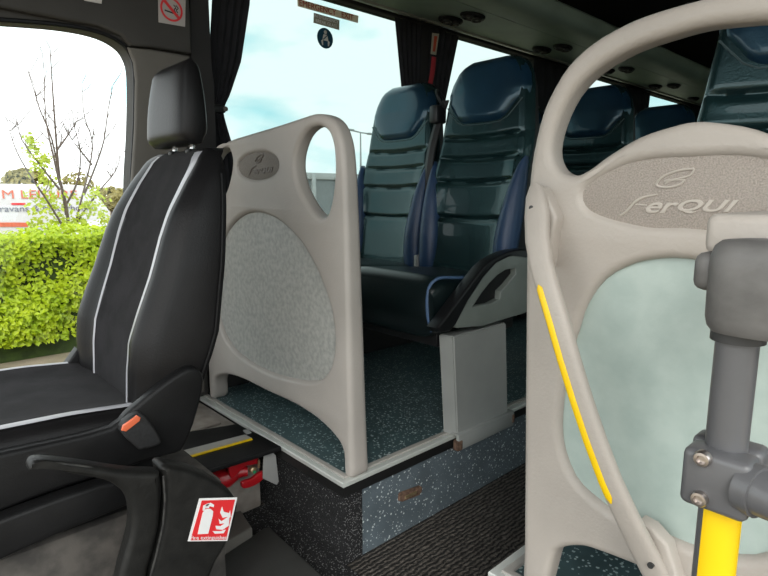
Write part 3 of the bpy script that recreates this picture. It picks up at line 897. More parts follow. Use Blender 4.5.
# black moulded cover with arm and extinguisher sticker
YC = 0.93
cv = thing('moulded_cover', 'scuffed black moulded cover with long curved arm and red extinguisher sticker', 'cover', (0.35, YC, FZ))
arm = [(33, 464), (44, 461.5), (80, 465), (110, 469.5), (135, 472.5), (158, 473), (161, 476), (162, 500), (160, 525), (154, 552), (147, 580), (144, 640), (110, 640), (120, 580), (127, 553), (132.5, 530), (132.5, 510), (128, 498), (118, 488), (104, 481), (74, 475.5), (50, 469), (40, 469), (30, 472)]
bm = plate([smooth_loop(trace('y', YC, arm), 3)], 'y', YC, 0.040, 0.011, 4); aa = finish('arm', bm, M['scuffed'], cv, 55)
bm = nb()
tube(bm, trace('y', YC + 0.006, [(40, 463), (60, 464), (85, 467), (110, 471)]), [0.002, 0.003, 0.003, 0.001], 8, flat=None)
finish('worn_edge', bm, M['scraped_dull'], aa)
hs = [(163, 471), (169, 467), (180, 469), (195, 472), (213, 479), (229, 489), (238, 500), (240, 508), (236, 528), (228, 548), (213, 577), (200, 640), (148, 640), (150, 580), (157, 552), (163, 525), (165, 500), (164.5, 478)]
bm = plate([smooth_loop(trace('y', YC, hs), 3)], 'y', YC + 0.004, 0.060, 0.014, 4); bd = finish('body', bm, M['scuffed'], cv, 55)
bm = nb(); box(bm, at('y', YC + 0.02, 158, 480) - Vector((0.0, 0, 0.34)), at('y', YC + 0.045, 170, 474), 0.003); finish('joint', bm, M['blackplastic'], cv)
bm = nb(); tube(bm, trace('y', YC + 0.0, [(163.5, 476), (165, 500), (163, 525), (157, 552), (150, 578)]), 0.002, 8); finish('seam', bm, M['scraped_dull'], cv)
st = plate([trace('y', YC, [(200, 499), (238, 498), (228, 541.5), (188.5, 542)])], 'y', YC + 0.0027, 0.001)
st = finish('sticker', st, M['white'], bd)
st['label'] = 'white edged red extinguisher sticker'
bm = plate([trace('y', YC, [(202.5, 501), (235.5, 500.2), (226.5, 540.3), (191, 540.8)])], 'y', YC + 0.0019, 0.0008); finish('red_field', bm, M['signred'], st)
def spic(nm, loops, mt=M['white'], d=0.0011):
    bm = nb()
    for l in loops: merge(bm, plate([trace('y', YC, l)], 'y', YC + d, 0.0008))
    return bm
bm = spic('p', [[(203, 513), (206, 509.5), (210.5, 509), (213.5, 511.5), (213, 516), (208.5, 534), (198, 534.5)], [(205.5, 508.5), (206.5, 505), (211, 503), (214.5, 505), (214, 507.5), (210, 506.5), (209, 508.5)], [(203, 511), (203.5, 506), (209, 503.5), (209.5, 505), (205.5, 507.5), (205, 511)]])
finish('extinguisher_pictogram', bm, M['white'], st)
bm = spic('p', [[(216, 526), (221, 526.5), (227.5, 522), (230, 517), (229, 526), (223, 530), (216.5, 529.5)], [(219, 519), (222, 521.5), (228, 517.5), (230.5, 511), (231, 517), (226, 523.5), (220, 524)], [(222.5, 507), (224, 512), (229.5, 513.5), (228, 517), (223, 518), (220.5, 513)], [(213, 531.5), (221, 531.5), (226, 530), (224, 533.5), (215, 534)]])
finish('flame_pictogram', bm, M['white'], st)
tl, tr = at('y', YC, 192, 539), at('y', YC, 228, 538.5)
bm = text_bm('Fire extinguisher', 0.0115, at('y', YC + 0.0010, 209, 537.8), tr - tl, (0, 0, 1), 0.0003, shear=0.0)
wtxt = bm
finish('lettering', bm, M['white'], st)

# grey rubber mat and the block behind it
bm = plate([trace('z', -0.20, [(264, 527), (270, 526), (324, 576), (340, 640), (190, 640), (205, 574), (212, 562)])], 'z', -0.2, 0.05, 0.008)
tag(finish('floor_mat', bm, M['matgrey'], None, 40, origin=(0.68, 1.1, FZ)), 'dark grey rubber step mat on the cab floor beside the black cover', 'mat')
bm = plate([trace('z', -0.17, [(229, 513), (241, 510), (252, 527), (222, 545), (212, 545)])], 'z', -0.17, 0.08, 0.006)
tag(finish('floor_block', bm, M['pillar'], None, 40, origin=(0.62, 1.3, FZ)), 'small grey block on the cab floor beneath the red extinguisher', 'block')

# small amber light in the riser
sl = thing('step_light', 'small brown oblong step light set in the speckled blue grey riser', 'light', at('y', AY, 412, 497))
bm = plate([trace('y', AY, [(401, 502), (401.5, 496), (403, 494), (422, 487), (424, 488), (423.5, 493), (421, 496), (404, 503)])], 'y', AY + 0.006, 0.012, 0.003); finish('bezel', bm, M['rust'], sl)
bm = plate([trace('y', AY, [(406, 500), (406.5, 496.5), (418, 491.5), (417.5, 495)])], 'y', AY + 0.004, 0.006, 0.001); finish('lens', bm, M['brass'], sl)

# ================================================================ COACH SEATS
def seat_pair(label, group, cy0=1.085, flip=False, full=True):
    """a double seat built for the first row (backrests near x = 1.7); cy0 = aisle side edge"""
    root = thing('coach_seat', label, 'seat', (1.5, 1.5, 0.0), group)
    W = 0.43
    for n in (0, 1):
        y0 = cy0 + 0.005 + n * (W + 0.01)
        yc = y0 + W / 2
        # ---- backrest
        HWt = [(0.40, 0.19), (0.46, 0.206), (0.7, 0.212), (0.9, 0.207), (1.0, 0.195), (1.1, 0.182), (1.15, 0.168), (1.18, 0.15), (1.20, 0.13), (1.215, 0.10)]
        XF = [(0.40, 1.595), (0.5, 1.60), (0.6, 1.612), (0.75, 1.64), (0.9, 1.672), (1.0, 1.684), (1.1, 1.698), (1.215, 1.722)]
        XB = [(0.40, 1.70), (0.6, 1.735), (0.9, 1.765), (1.1, 1.775), (1.18, 1.775), (1.215, 1.765)]
        grooves = (0.66, 0.785, 0.865, 0.935)
        dz = 0.028 if n == 0 else -0.004
        def LZ(z):
            q = min(1, max(0, (z - 0.55) / 0.5)); return z + dz * q * q * (3 - 2 * q)
        zz = [0.40 + (1.18 - 0.40) * k / 130 for k in range(131)] + [1.187, 1.194, 1.201, 1.208, 1.215]
        rings = []
        for z in zz:
            hw = interp(HWt, z)
            xf, xb = interp(XF, z), interp(XB, z)
            bol = interp([(0.4, 0.6), (0.5, 1), (0.7, 1), (0.88, 0.25), (0.95, 0), (1.3, 0)], z)
            tr = max(0, (z - 1.17) / 0.045)
            ring = []
            for k in range(33):
                u = -1 + k / 16
                a = abs(u)
                f = -0.035 * bol * max(0, (a - 0.62) / 0.38) ** 0.8 if a > 0.62 else 0
                f += 0.012 * max(0, 1 - (a / 0.62) ** 2) * bol
                f += 0.05 * max(0, (a - 0.86) / 0.14) ** 2
                if a < 0.9:
                    for g_ in grooves: f += 0.011 * min(1, (0.9 - a) / 0.12) * math.exp(-((z - g_ - 0.012 * u * u) / 0.008) ** 2)
                ring.append(Vector((xf + f + 0.015 * tr * tr, yc + hw * u, LZ(z))))
            for k in range(9):
                u = 1 - k / 4
                ring.append(Vector((xb - 0.01 * u * u - 0.012 * tr * tr, yc + hw * 0.985 * u, LZ(z))))
            rings.append(ring)
        def bmf(i, j): return 1 if j >= 32 else 0
        bm = nb(); loft(bm, rings, mfun=bmf)
        br = finish('backrest', bm, [M['teal'], M['seatshell']], root, 60)
        # ---- headrest pad
        bm = nb(); rr = []
        for k in range(25):
            t = k / 24
            z = 0.985 + (1.213 - 0.985) * t
            hw = interp([(0, 0.085), (0.06, 0.115), (0.22, 0.150), (0.34, 0.176), (0.5, 0.182), (0.68, 0.172), (0.82, 0.152), (0.92, 0.128), (1, 0.09)], t)
            e = min(1, min(t, 1 - t) / 0.14)
            dep = 0.024 * (1 - (1 - e) ** 2) + 0.001
            row = []
            for q in range(25):
                u = -1 + q / 12
                row.append(Vector((interp(XF, z) + 0.006 - dep * (1 - abs(u) ** 4) + 0.02 * max(0, (abs(u) - 0.8) / 0.2) ** 2, yc + hw * u, LZ(z))))
            row += [Vector((interp(XF, z) + 0.03, yc + hw * u, LZ(z))) for u in (1, 0.3, -0.3, -1)]
            rr.append(row)
        loft(bm, rr)
        hp = finish('headrest', bm, M['navy'], br, 60)
        # piping at the lower edge of the headrest
        bm = nb()
        pts = [(-0.168, 1.055), (-0.150, 1.035), (-0.115, 0.999), (-0.085, 0.985), (0, 0.982), (0.085, 0.985), (0.115, 0.999), (0.150, 1.035), (0.168, 1.055)]
        tube(bm, [Vector((interp(XF, z) + 0.001, yc + y, LZ(z))) for y, z in pts], 0.0025, 8)
        finish('piping', bm, M['edge'], hp)
        # ---- side bolsters
        for s in (-1, 1):
            bm = nb(); rr = []
            for k in range(25):
                t = k / 24
                z = 0.455 + 0.43 * t
                hw = interp(HWt, z)
                w = 0.050 * math.sin(PI * (0.14 + 0.86 * t)) ** 0.5 * (1 - 0.45 * t) + 0.002
                dp = 0.030 * math.sin(PI * (0.10 + 0.88 * t)) ** 0.5
                cx = interp(XF, z) + 0.012
                cyy = yc + s * (hw + 0.004 - w * 0.8)
                rr.append([Vector((cx - dp * 1.5 * math.cos(a) - 0.01, cyy + s * w * math.sin(a), z)) for a in [2 * PI * j / 16 for j in range(16)]])
            loft(bm, rr); finish('bolster', bm, M['blue'], br, 60)
        # ---- cushion
        bm = nb(); rr = []
        for k in range(27):
            t = k / 26
            x = 1.205 + 0.435 * t
            zt = 0.516 - 0.040 * t - 0.030 * max(0, 1 - t / 0.10) ** 2
            zb = 0.325 + 0.012 * math.cos(PI * min(1, t / 0.3)) * -1 + (0.02 * max(0, 1 - t / 0.06) ** 2)
            row = []
            for a in [2 * PI * j / 36 for j in range(36)]:
                row.append(Vector((x, yc + 0.214 * math.copysign(abs(math.cos(a)) ** 0.35, math.cos(a)), (zt + zb) / 2 + (zt - zb) / 2 * math.copysign(abs(math.sin(a)) ** 0.4, math.sin(a)))))
            rr.append(row)
        loft(bm, rr); cu = finish('cushion', bm, M['tealshaded'], root, 60)
        if full and n == 0:
            bm = nb()
            yq_ = yc - 0.205
            tube(bm, smooth_loop([Vector((1.45, yq_, 0.488)), Vector((1.32, yq_, 0.500)), Vector((1.245, yq_ + 0.003, 0.506)), Vector((1.214, yq_ + 0.012, 0.488)), Vector((1.204, yq_ + 0.016, 0.45)), Vector((1.204, yq_ + 0.012, 0.39)), Vector((1.213, yq_ + 0.006, 0.345))], 6, closed=False), 0.005, 8)
            finish('piping', bm, M['bluepiping'], cu)
    # belt between the seats
    yb = cy0 + W + 0.007
    bm = nb()
    rr = []
    bp = smooth_loop([Vector((1.72, yb - 0.01, 1.12)), Vector((1.70, yb, 1.05)), Vector((1.655, yb + 0.005, 0.9)), Vector((1.63, yb, 0.7)), Vector((1.60, yb - 0.005, 0.52)), Vector((1.58, yb, 0.44))], 5, closed=False)
    for p in bp: rr.append([p + Vector((-0.004, -0.020, 0)), p + Vector((-0.012, 0, 0)), p + Vector((-0.004, 0.020, 0)), p + Vector((0.003, 0.020, 0)), p + Vector((0.003, -0.020, 0))])
    loft(bm, rr); finish('seat_belt', bm, M['belt'], root, 30)
    bm = nb(); box(bm, (1.66, yb - 0.022, 1.03), (1.72, yb + 0.022, 1.10), 0.01); tube(bm, smooth_loop([Vector((1.70, yb - 0.02, 1.09)), Vector((1.675, yb - 0.01, 1.135)), Vector((1.70, yb + 0.012, 1.16)), Vector((1.74, yb + 0.01, 1.13))], 4, closed=False), 0.006, 8)
    finish('belt_guide', bm, M['seatshell'], root)
    bm = nb(); box(bm, (1.57, yb - 0.010, 0.45), (1.60, yb + 0.010, 0.52), 0.005); finish('belt_buckle', bm, M['bracket'], root)
    # seat frame under the cushions
    bm = nb(); box(bm, (1.25, cy0 + 0.03, 0.285), (1.66, cy0 + 0.85, 0.335), 0.008)
    box(bm, (1.27, cy0 + 0.70, 0.22), (1.30, cy0 + 0.76, 0.29), 0.004)
    finish('frame', bm, M['seatshell'], root)
    # pedestal
    ya = 1.052 if not flip else None
    bm = nb(); yp = cy0 - 0.025
    rr = []
    for z, xa, xb2 in ((0.0, 1.292, 1.565), (0.33, 1.262, 1.535)):
        rr.append([Vector((xa, yp, z)), Vector((xb2, yp, z)), Vector((xb2, yp + 0.05, z)), Vector((xa - 0.012, yp + 0.05, z))])
    loft(bm, rr)
    bmesh.ops.bevel(bm, geom=list(bm.edges), offset=0.004, segments=2, affect='EDGES')
    pd = finish('pedestal', bm, M['pedestal'], root, 40)
    bm = nb(); box(bm, (1.285, yp - 0.012, -0.045), (1.585, yp + 0.0, 0.006), 0.003); box(bm, (1.285, yp - 0.012, 0.002), (1.585, yp + 0.055, 0.010), 0.003)
    ff = finish('foot_plate', bm, M['pedestal'], pd)
    bm = nb(); box(bm, (1.281, yp - 0.014, -0.046), (1.306, yp + 0.01, -0.010), 0.006); finish('rust_patch', bm, M['rust'], ff)
    bm = nb(); box(bm, (1.573, yp - 0.0145, -0.035), (1.589, yp + 0.0, -0.002), 0.005); finish('rust_patch', bm, M['rust'], ff)
    # second pedestal by the wall
    bm = nb(); box(bm, (1.35, cy0 + 0.82, 0.0), (1.55, cy0 + 0.85, 0.29), 0.004); finish('pedestal', bm, M['seatshell'], root)
    # armrest: curved black pad over a pierced grey shell
    yr = cy0 - 0.035
    padl = trace('y', 1.05, [(435.5, 328), (441, 321.5), (452, 307), (462, 293.5), (471.6, 280.6), (482.5, 266.6), (490, 260), (498, 255.4), (506, 252), (514, 250), (523, 249)])
    padl += [Vector((1.68, 0, 0.545)), Vector((1.72, 0, 0.535)), Vector((1.72, 0, 0.525)), Vector((1.68, 0, 0.533))]
    padl += trace('y', 1.05, [(523, 253), (507.5, 257), (495, 263.4), (482.5, 277.5), (467, 301), (455, 324), (449, 331), (440, 332.5)])
    bm = plate([padl], 'y', yr - 0.006, 0.046, 0.007); finish('armrest_pad', bm, M['seatshell'], root, 50)
    sh = trace('y', 1.05, [(523, 252), (507.5, 256), (495, 262.4), (482.5, 276.5), (467, 300), (457, 322), (457, 328), (482.5, 326.5), (507.5, 318.5), (523, 314)]) + [Vector((1.70, 0, 0.36)), Vector((1.72, 0, 0.53))]
    ho = trace('y', 1.05, [(473, 307), (482, 293), (490, 283), (498, 275), (506, 270), (516, 268), (516, 274), (507, 285), (501, 291), (500, 299), (490, 304)])
    bm = plate([sh, ho], 'y', yr, 0.030, 0.004); ash = finish('armrest_shell', bm, M['greyshell'], root, 50)
    bm = plate([grow(ho, 0.012)], 'y', yr + 0.022, 0.006, 0.001); finish('dark_backing', bm, M['seatshell'], ash)  # black plate added behind the opening, standing in for the shade inside
    return root


s1 = seat_pair('dark teal double coach seat with navy headrests, frontmost on the driver side, grey pedestal', 'driver side coach seats')
LB = ['dark double coach seat of the second row, navy headrests seen through the looped rail', 'dark double coach seat of the third row, navy headrests below the rack', 'dark double coach seat of the fourth row along the driver side windows', 'dark double coach seat of the fifth row along the driver side windows']
for i in range(4):
    c = copy_tree(s1)
    c.location = (1.5 + 0.78 * (i + 1), 1.5, 0)
    c['label'] = LB[i]
NL = ['dark coach seat with blue headrest rising behind the beige looped partition', 'dark coach seat of the second row on the door side', 'dark coach seat of the third row on the door side', 'dark coach seat of the fourth row on the door side']
for i in range(2):
    c = copy_tree(s1)
    c.scale = (1, -1, 1)
    c.location = (1.5 - 0.29 + 0.80 * i, 0.604 - (1.5 - 1.074) - 0.095, 0)
    c['label'] = NL[i]
    for ch in children(c):
        if ch.name.startswith('pedestal') and children(ch):
            for g in children(ch):
                for h in children(g): bpy.data.objects.remove(h)
                bpy.data.objects.remove(g)
            bpy.data.objects.remove(ch)
    c['group'] = 'door side coach seats'


# ================================================================ CURTAINS
def curtain(label, left, right, y=1.975, tie=None, amp=0.006, folds=5, seedv=0):
    """left / right: pairs (z, x) of the two hanging edges"""
    t = thing('curtain', label, 'curtain', (sum(q[1] for q in left) / len(left), y, min(q[0] for q in left)), 'window curtains')
    zt, zb = left[-1][0], left[0][0]
    bm = nb(); rr = []
    for k in range(41):
        z = zb + (zt - zb) * k / 40
        x0, x1 = interp(left, z), interp(right, z)
        row = []
        for j in range(49):
            u = j / 48
            row.append(Vector((x0 + (x1 - x0) * u, y + amp * math.sin(2 * PI * folds * u + seedv + 0.3 * z) * (0.6 + 0.4 * u), z)))
        rr.append(row + [p + Vector((0, 0.004, 0)) for p in reversed(row)])
    loft(bm, rr); finish('cloth', bm, M['cloth'], t, 70)
    if tie:
        z, x0, x1 = tie
        bm = nb(); box(bm, (x0, y - 0.016, z - 0.014), (x1, y + 0.018, z + 0.014), 0.006); finish('tie_back', bm, M['belt'], t)
        bm = nb(); cyl(bm, (x1 - 0.004, y - 0.022, z), (x1 - 0.004, y - 0.012, z), 0.009, 14); finish('button', bm, M['pillar'], t)
    return t


curtain('long black curtain tied back beside the driver partition', [(0.5, 0.90), (0.93, 0.925), (1.065, 0.955), (1.13, 0.960), (1.30, 0.972), (1.48, 0.992), (1.566, 0.998)], [(0.5, 1.09), (0.93, 1.045), (1.03, 1.015), (1.065, 1.008), (1.12, 1.040), (1.25, 1.093), (1.46, 1.138), (1.566, 1.147)], tie=(1.066, 0.945, 1.013))
curtain('black curtain at the rear edge of the emergency exit window', [(0.5, 1.95), (1.05, 1.965), (1.25, 1.940), (1.566, 1.893)], [(0.5, 2.08), (1.05, 2.05), (1.25, 2.06), (1.566, 2.075)], seedv=1)
curtain('black curtain hanging behind the red strap on its pillar', [(0.5, 2.10), (1.05, 2.11), (1.566, 2.13)], [(0.5, 2.16), (1.05, 2.185), (1.2, 2.245), (1.566, 2.35)], seedv=2)
curtain('black curtain on the post between the second and third driver side windows', [(0.5, 3.1), (1.566, 3.04)], [(0.5, 3.4), (1.566, 3.52)], seedv=3)
curtain('black curtain between the third and rearmost driver side windows', [(0.5, 4.4), (1.566, 4.3)], [(0.5, 4.6), (1.566, 4.72)], seedv=4)

# red strap and label on the pillar
yq = 1.925
bm = nb()
rr = []
for p in smooth_loop(trace('y', yq, [(434, 57), (432.5, 72), (430, 88), (431, 100), (436, 128)]), 5, closed=False): rr.append([p + Vector((-0.016, 0, 0)), p + Vector((0, -0.004, 0)), p + Vector((0.016, 0, 0)), p + Vector((0, 0.004, 0))])
loft(bm, rr)
tag(finish('strap', bm, M['redbelt'], None, 60, origin=at('y', yq, 431, 100)), 'red webbing strap hanging on the dark window pillar', 'strap')
lb = thing('pillar_label', 'narrow upright cream label on the dark pillar above the red strap', 'label', at('y', 1.93, 433, 43))
bm = plate([trace('y', 1.93, [(432, 33), (438.5, 34), (435.5, 55), (430.5, 54)])], 'y', 1.926, 0.003); finish('card', bm, M['signgrey'], lb)
bm = plate([trace('y', 1.93, [(433.6, 36), (436.6, 36.5), (434.4, 52), (432, 51.6)])], 'y', 1.925, 0.0015); finish('printed_panel', bm, M['signorange'], lb)

# ---- stickers on the glass
def sgn(name, label, cat, pts, d, mt, y=2.006):
    t = thing(name, label, cat, sum(trace('y', y, pts), Vector()) / len(pts))
    bm = plate([trace('y', y, pts)], 'y', y, 0.002); finish('backing', bm, mt, t)
    return t
t = sgn('exit_sign', 'cream EMERGENCY EXIT sticker with orange lettering at the top of the window', 'sign', [(297.5, -1.5), (358.5, 15.8), (358, 23), (298, 6.2)], 0, M['signcream'])
dx = at('y', 2.0, 358, 19) - at('y', 2.0, 298, 2)
for body, u, v in (('EMERGENCY', 318, 8.0), ('EXIT', 347.5, 16.3)):
    bm = text_bm(body, 0.033, at('y', 2.003, u, v), dx, (0, 0, 1), 0.0005, sx=1.0)
    finish('lettering', bm, M['signorange'], t)
t = sgn('instruction_sign', 'small olive grey two line sticker under the orange lettered exit sticker', 'sign', [(314, 12.8), (339.5, 20), (339.3, 30), (313.6, 22.7)], 0, M['signgrey'])
dx = at('y', 2.0, 339, 25) - at('y', 2.0, 314, 18)
for body, v in (('IN EMERGENCY', 19.0), ('BREAK GLASS', 23.6)):
    bm = text_bm(body, 0.0185, at('y', 2.003, 326.5, v), dx, (0, 0, 1), 0.0004, sx=1.0); finish('lettering', bm, M['white'], t)
c = at('y', 2.004, 325.3, 38.2)
t = thing('seat_belt_sign', 'round dark blue seat belt sticker with white seated figure on the window', 'sign', c)
def disc(bm, c, r, y0, y1, n=32):
    loft(bm, [[Vector((c.x + r * math.cos(a), y, c.z + r * math.sin(a))) for a in [2 * PI * k / n for k in range(n)]] for y in (y0, y1)])
bm = nb(); disc(bm, c, 0.041, 2.004, 2.007); finish('backing', bm, M['signblue'], t)
bm = nb(); disc(bm, c + Vector((0, 0, 0.024)), 0.0075, 2.002, 2.004, 14)
def q3(l): return plate([[c + Vector((a, 0, b)) for a, b in l]], 'y', 2.002, 0.002)
merge(bm, q3([(-0.010, 0.014), (0.010, 0.014), (0.015, -0.010), (-0.015, -0.010)]))
merge(bm, q3([(-0.022, -0.012), (-0.013, -0.008), (-0.013, -0.030), (-0.018, -0.030)]))
merge(bm, q3([(0.022, -0.012), (0.013, -0.008), (0.013, -0.030), (0.018, -0.030)]))
finish('seated_figure', bm, M['offwhite'], t)
bm = nb(); merge(bm, plate([[c + Vector((a, 0, b)) for a, b in [(0.008, 0.014), (0.011, 0.011), (-0.011, -0.009), (-0.014, -0.006)]]], 'y', 2.0012, 0.001)); finish('belt_line', bm, M['signblue'], t)
# no smoking sticker on the header
YS = 1.9185
t = thing('no_smoking_sign', 'white no smoking sticker with red ring on the grey cab lining', 'sign', at('y', YS, 172, 12))
bm = plate([trace('y', YS, [(158, -6), (185.5, 0), (185, 26.8), (158.5, 22.3)])], 'y', YS - 0.001, 0.0015); finish('backing', bm, M['signgrey2'], t)
c = at('y', YS - 0.001, 171.5, 9.5)
R0 = (at('y', YS, 182.5, 10) - at('y', YS, 160.5, 8)).length / 2
bm = nb()
merge(bm, plate([[c + Vector((R0 * math.cos(a), 0, R0 * math.sin(a))) for a in [2 * PI * k / 40 for k in range(40)]], [c + Vector((R0 * 0.83 * math.cos(a), 0, R0 * 0.83 * math.sin(a))) for a in [2 * PI * k / 40 for k in range(40)]]], 'y', YS - 0.002, 0.001))
w = R0 * 0.09
merge(bm, plate([[c + Vector(v) for v in ((-R0 * 0.63 - w, 0, R0 * 0.63 - w), (-R0 * 0.63 + w, 0, R0 * 0.63 + w), (R0 * 0.63 + w, 0, -R0 * 0.63 + w), (R0 * 0.63 - w, 0, -R0 * 0.63 - w))]], 'y', YS - 0.0028, 0.001))
finish('red_ring', bm, M['signred'], t)
bm = nb()
merge(bm, plate([[c + Vector(v) * R0 for v in ((-0.62, 0, -0.12), (0.55, 0, -0.28), (0.55, 0, -0.40), (-0.62, 0, -0.24))]], 'y', YS - 0.002, 0.0008))
for a0, b0 in ((0.35, 0.0), (0.55, -0.05)):
    tube(bm, smooth_loop([c + Vector((a0 * R0, -0.001, -0.2 * R0)), c + Vector(((a0 - 0.12) * R0, -0.001, 0.05 * R0)), c + Vector(((a0 + 0.05) * R0, -0.001, 0.2 * R0)), c + Vector(((a0 - 0.15) * R0, -0.001, 0.42 * R0))], 4, closed=False), R0 * 0.04, 6)
finish('cigarette', bm, M['black'], t)
bm = plate([trace('y', YS, [(84, -4), (102, -1), (101.5, 3.8), (84, 0.6)])], 'y', YS - 0.001, 0.0012)
tag(finish('notice_sign', bm, M['offwhite'], None, 0, origin=at('y', YS, 93, 0)), 'small white sticker on the cab lining above the driver window', 'sign')

# ================================================================ OUTSIDE
GZ = -0.86
bm = nb(); box(bm, (-60, -40, GZ - 0.2), (120, 120, GZ)); struct('ground', bm, M['ground'], 0)


def leaf(bm, p, n, s, mi=0):
    n = n.normalized()
    a = n.orthogonal().normalized()
    a = Matrix.Rotation(random.uniform(0, 2 * PI), 3, n) @ a
    b = n.cross(a)
    v = [bm.verts.new(p + q) for q in (-a * s * 0.5, b * s * 0.30 + n * s * 0.08, a * s * 0.5, -b * s * 0.30 + n * s * 0.08)]
    f = bm.faces.new(v); f.material_index = mi


hd_ = thing('hedge', 'bright yellow green clipped hedge outside the driver window', 'hedge', (2.5, 6.7, GZ))
bm = nb()
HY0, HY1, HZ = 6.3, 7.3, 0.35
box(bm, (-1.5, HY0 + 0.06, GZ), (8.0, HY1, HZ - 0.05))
finish('shadow_core', bm, M['hedgecore'], hd_, 0)  # solid dark box, the hedge's inner shade given as colour
bm = nb()
for _ in range(26000):
    if random.random() < 0.72:
        x = random.uniform(-1.0, 3.4); z = GZ + 0.16 + (HZ - GZ - 0.14) * random.random()
        bul = 0.06 * math.sin(x * 6 + z * 3) + 0.05 * math.sin(z * 9 - x * 4)
        p = Vector((x, HY0 + bul + random.uniform(-0.06, 0.08), z)); n = Vector((random.gauss(0, 0.6), -1, random.gauss(0.55, 0.5)))
    else:
        x = random.uniform(-1.5, 8.0); y = random.uniform(HY0, HY1)
        p = Vector((x, y, HZ + 0.04 * math.sin(x * 5) + random.uniform(-0.05, 0.06))); n = Vector((random.gauss(0, 0.6), random.gauss(-0.2, 0.6), 1))
    leaf(bm, p, n, random.uniform(0.045, 0.078))
lf = finish('leaves', bm, M['leaf'], hd_, 0)

# young tree behind the hedge
yt = thing('young_tree', 'slim young tree with bare twigs and fresh leaves behind the hedge', 'tree', at('z', GZ, 70, 330))
YT = 8.6
bm = nb()
brs = [
    [(70, 240), (66, 205), (60, 180), (57, 150), (54, 110), (52, 80), (50, 48)],
    [(66, 215), (62, 190), (52, 140), (40, 110), (34, 90), (27, 68)],
    [(60, 185), (52, 150), (46, 120), (44, 70)],
    [(72, 240), (80, 205), (90, 165), (92, 140), (84, 115), (82, 83)],
    [(84, 195), (96, 165), (104, 140), (108, 110), (113, 85)],
    [(68, 235), (50, 205), (30, 175), (16, 150), (8, 125)],
    [(57, 150), (68, 135), (76, 122)],
    [(74, 225), (100, 190), (115, 172), (121, 155)],
    [(60, 190), (40, 165), (22, 140), (18, 125)],
    [(92, 165), (80, 150), (72, 140)], [(66, 205), (78, 180), (80, 150), (72, 120)],
]
for i, b_ in enumerate(brs):
    pts = smooth_loop([at('y', YT + 0.15 * math.sin(i * 2.1), u, v) for u, v in b_], 3, closed=False)
    k = len(pts)
    tube(bm, pts, [0.022 * (1 - 0.75 * j / (k - 1)) * (1 if i == 0 else 0.7) for j in range(k)], 6)
    for _ in range(8):
        p = random.choice(pts[k // 3:]); dd = Vector((random.uniform(-0.25, 0.3), random.uniform(-0.15, 0.15), random.uniform(0.12, 0.4)))
        tube(bm, [p, p + dd * 0.5 + Vector((0.02, 0, 0)), p + dd], [0.006, 0.005, 0.003], 4)
base = at('y', YT, 70, 240)
tube(bm, [Vector((base.x, base.y, GZ)), base + Vector((0, 0, 0.02))], [0.05, 0.03], 8)
finish('branches', bm, M['bark'], yt, 60)
bm = nb()
cl = [(32, 150, 8), (36, 165, 8), (45, 180, 10), (50, 195, 12), (58, 205, 14), (40, 200, 12), (52, 218, 14), (75, 222, 12), (88, 205, 9), (96, 195, 8), (100, 212, 10), (30, 140, 5), (62, 225, 14), (84, 222, 10), (35, 222, 10), (105, 222, 7), (45, 160, 7)]
for u, v, r in cl:
    for _ in range(48):
        p = at('y', YT + random.uniform(-0.25, 0.25), u + random.gauss(0, r * 0.55), v + random.gauss(0, r * 0.55))
        leaf(bm, p, Vector((random.gauss(0, 1), -1, random.gauss(0.6, 0.8))), random.uniform(0.04, 0.085))
finish('leaves', bm, M['leaf2'], yt, 0)

# white box trailer with lettering
YV = 20.0
tv = thing('box_trailer', 'white box trailer with orange and grey lettering beyond the hedge', 'trailer', (3.0, YV + 1.2, GZ))
a, b = at('y', YV, -70, 184), at('y', YV, 76, 186)
x0, x1 = a.x, b.x
zt = at('y', YV, 20, 184).z
bod = [Vector((x0, 0, GZ + 0.35)), Vector((x1 + 1.0, 0, GZ + 0.35)), Vector((x1 + 0.95, 0, zt - 0.85)), Vector((x1 + 0.55, 0, zt - 0.25)), Vector((x1 + 0.2, 0, zt - 0.03)), Vector((x1 - 0.1, 0, zt)), Vector((x0, 0, zt))]
bm = plate([bod], 'y', YV, 2.3, 0.05); finish('box_body', bm, M['vanwhite'], tv, 40)
for wx in (x0 + 1.2, x1 - 0.4):
    bm = nb(); cyl(bm, (wx, YV + 0.02, GZ + 0.36), (wx, YV + 0.25, GZ + 0.36), 0.36, 24); finish('wheel', bm, M['rubber'], tv)
pl_, pr2 = at('y', YV - 0.02, 0, 194.5), at('y', YV - 0.02, 55, 195)
bm = text_bm('M LEISURE', 0.36, at('y', YV - 0.02, 1, 194.8), (1, 0, 0), (0, 0, 1), 0.006, align='LEFT', sx=1.25); finish('lettering', bm, M['sign_o'], tv, 0)
bm = text_bm('Caravans & Motorhomes', 0.27, at('y', YV - 0.02, -14.5, 209.3), (1, 0, 0), (0, 0, 1), 0.006, align='LEFT', sx=1.1); finish('lettering', bm, M['sign_g'], tv, 0)
bm = nb(); p = at('y', YV - 0.02, 18.5, 204); box(bm, p - Vector((0.18, 0.006, 0.03)), p + Vector((0.18, 0.006, 0.03))); finish('accent_bar', bm, M['signred'], tv, 0)
bm = nb()
for k in range(7):
    p = at('y', YV - 0.02, 2 + 4 * k, 224.5); box(bm, p - Vector((0.06, 0.006, 0.07)), p + Vector((0.05, 0.006, 0.06)))
finish('lower_lettering', bm, M['sign_o'], tv, 0)
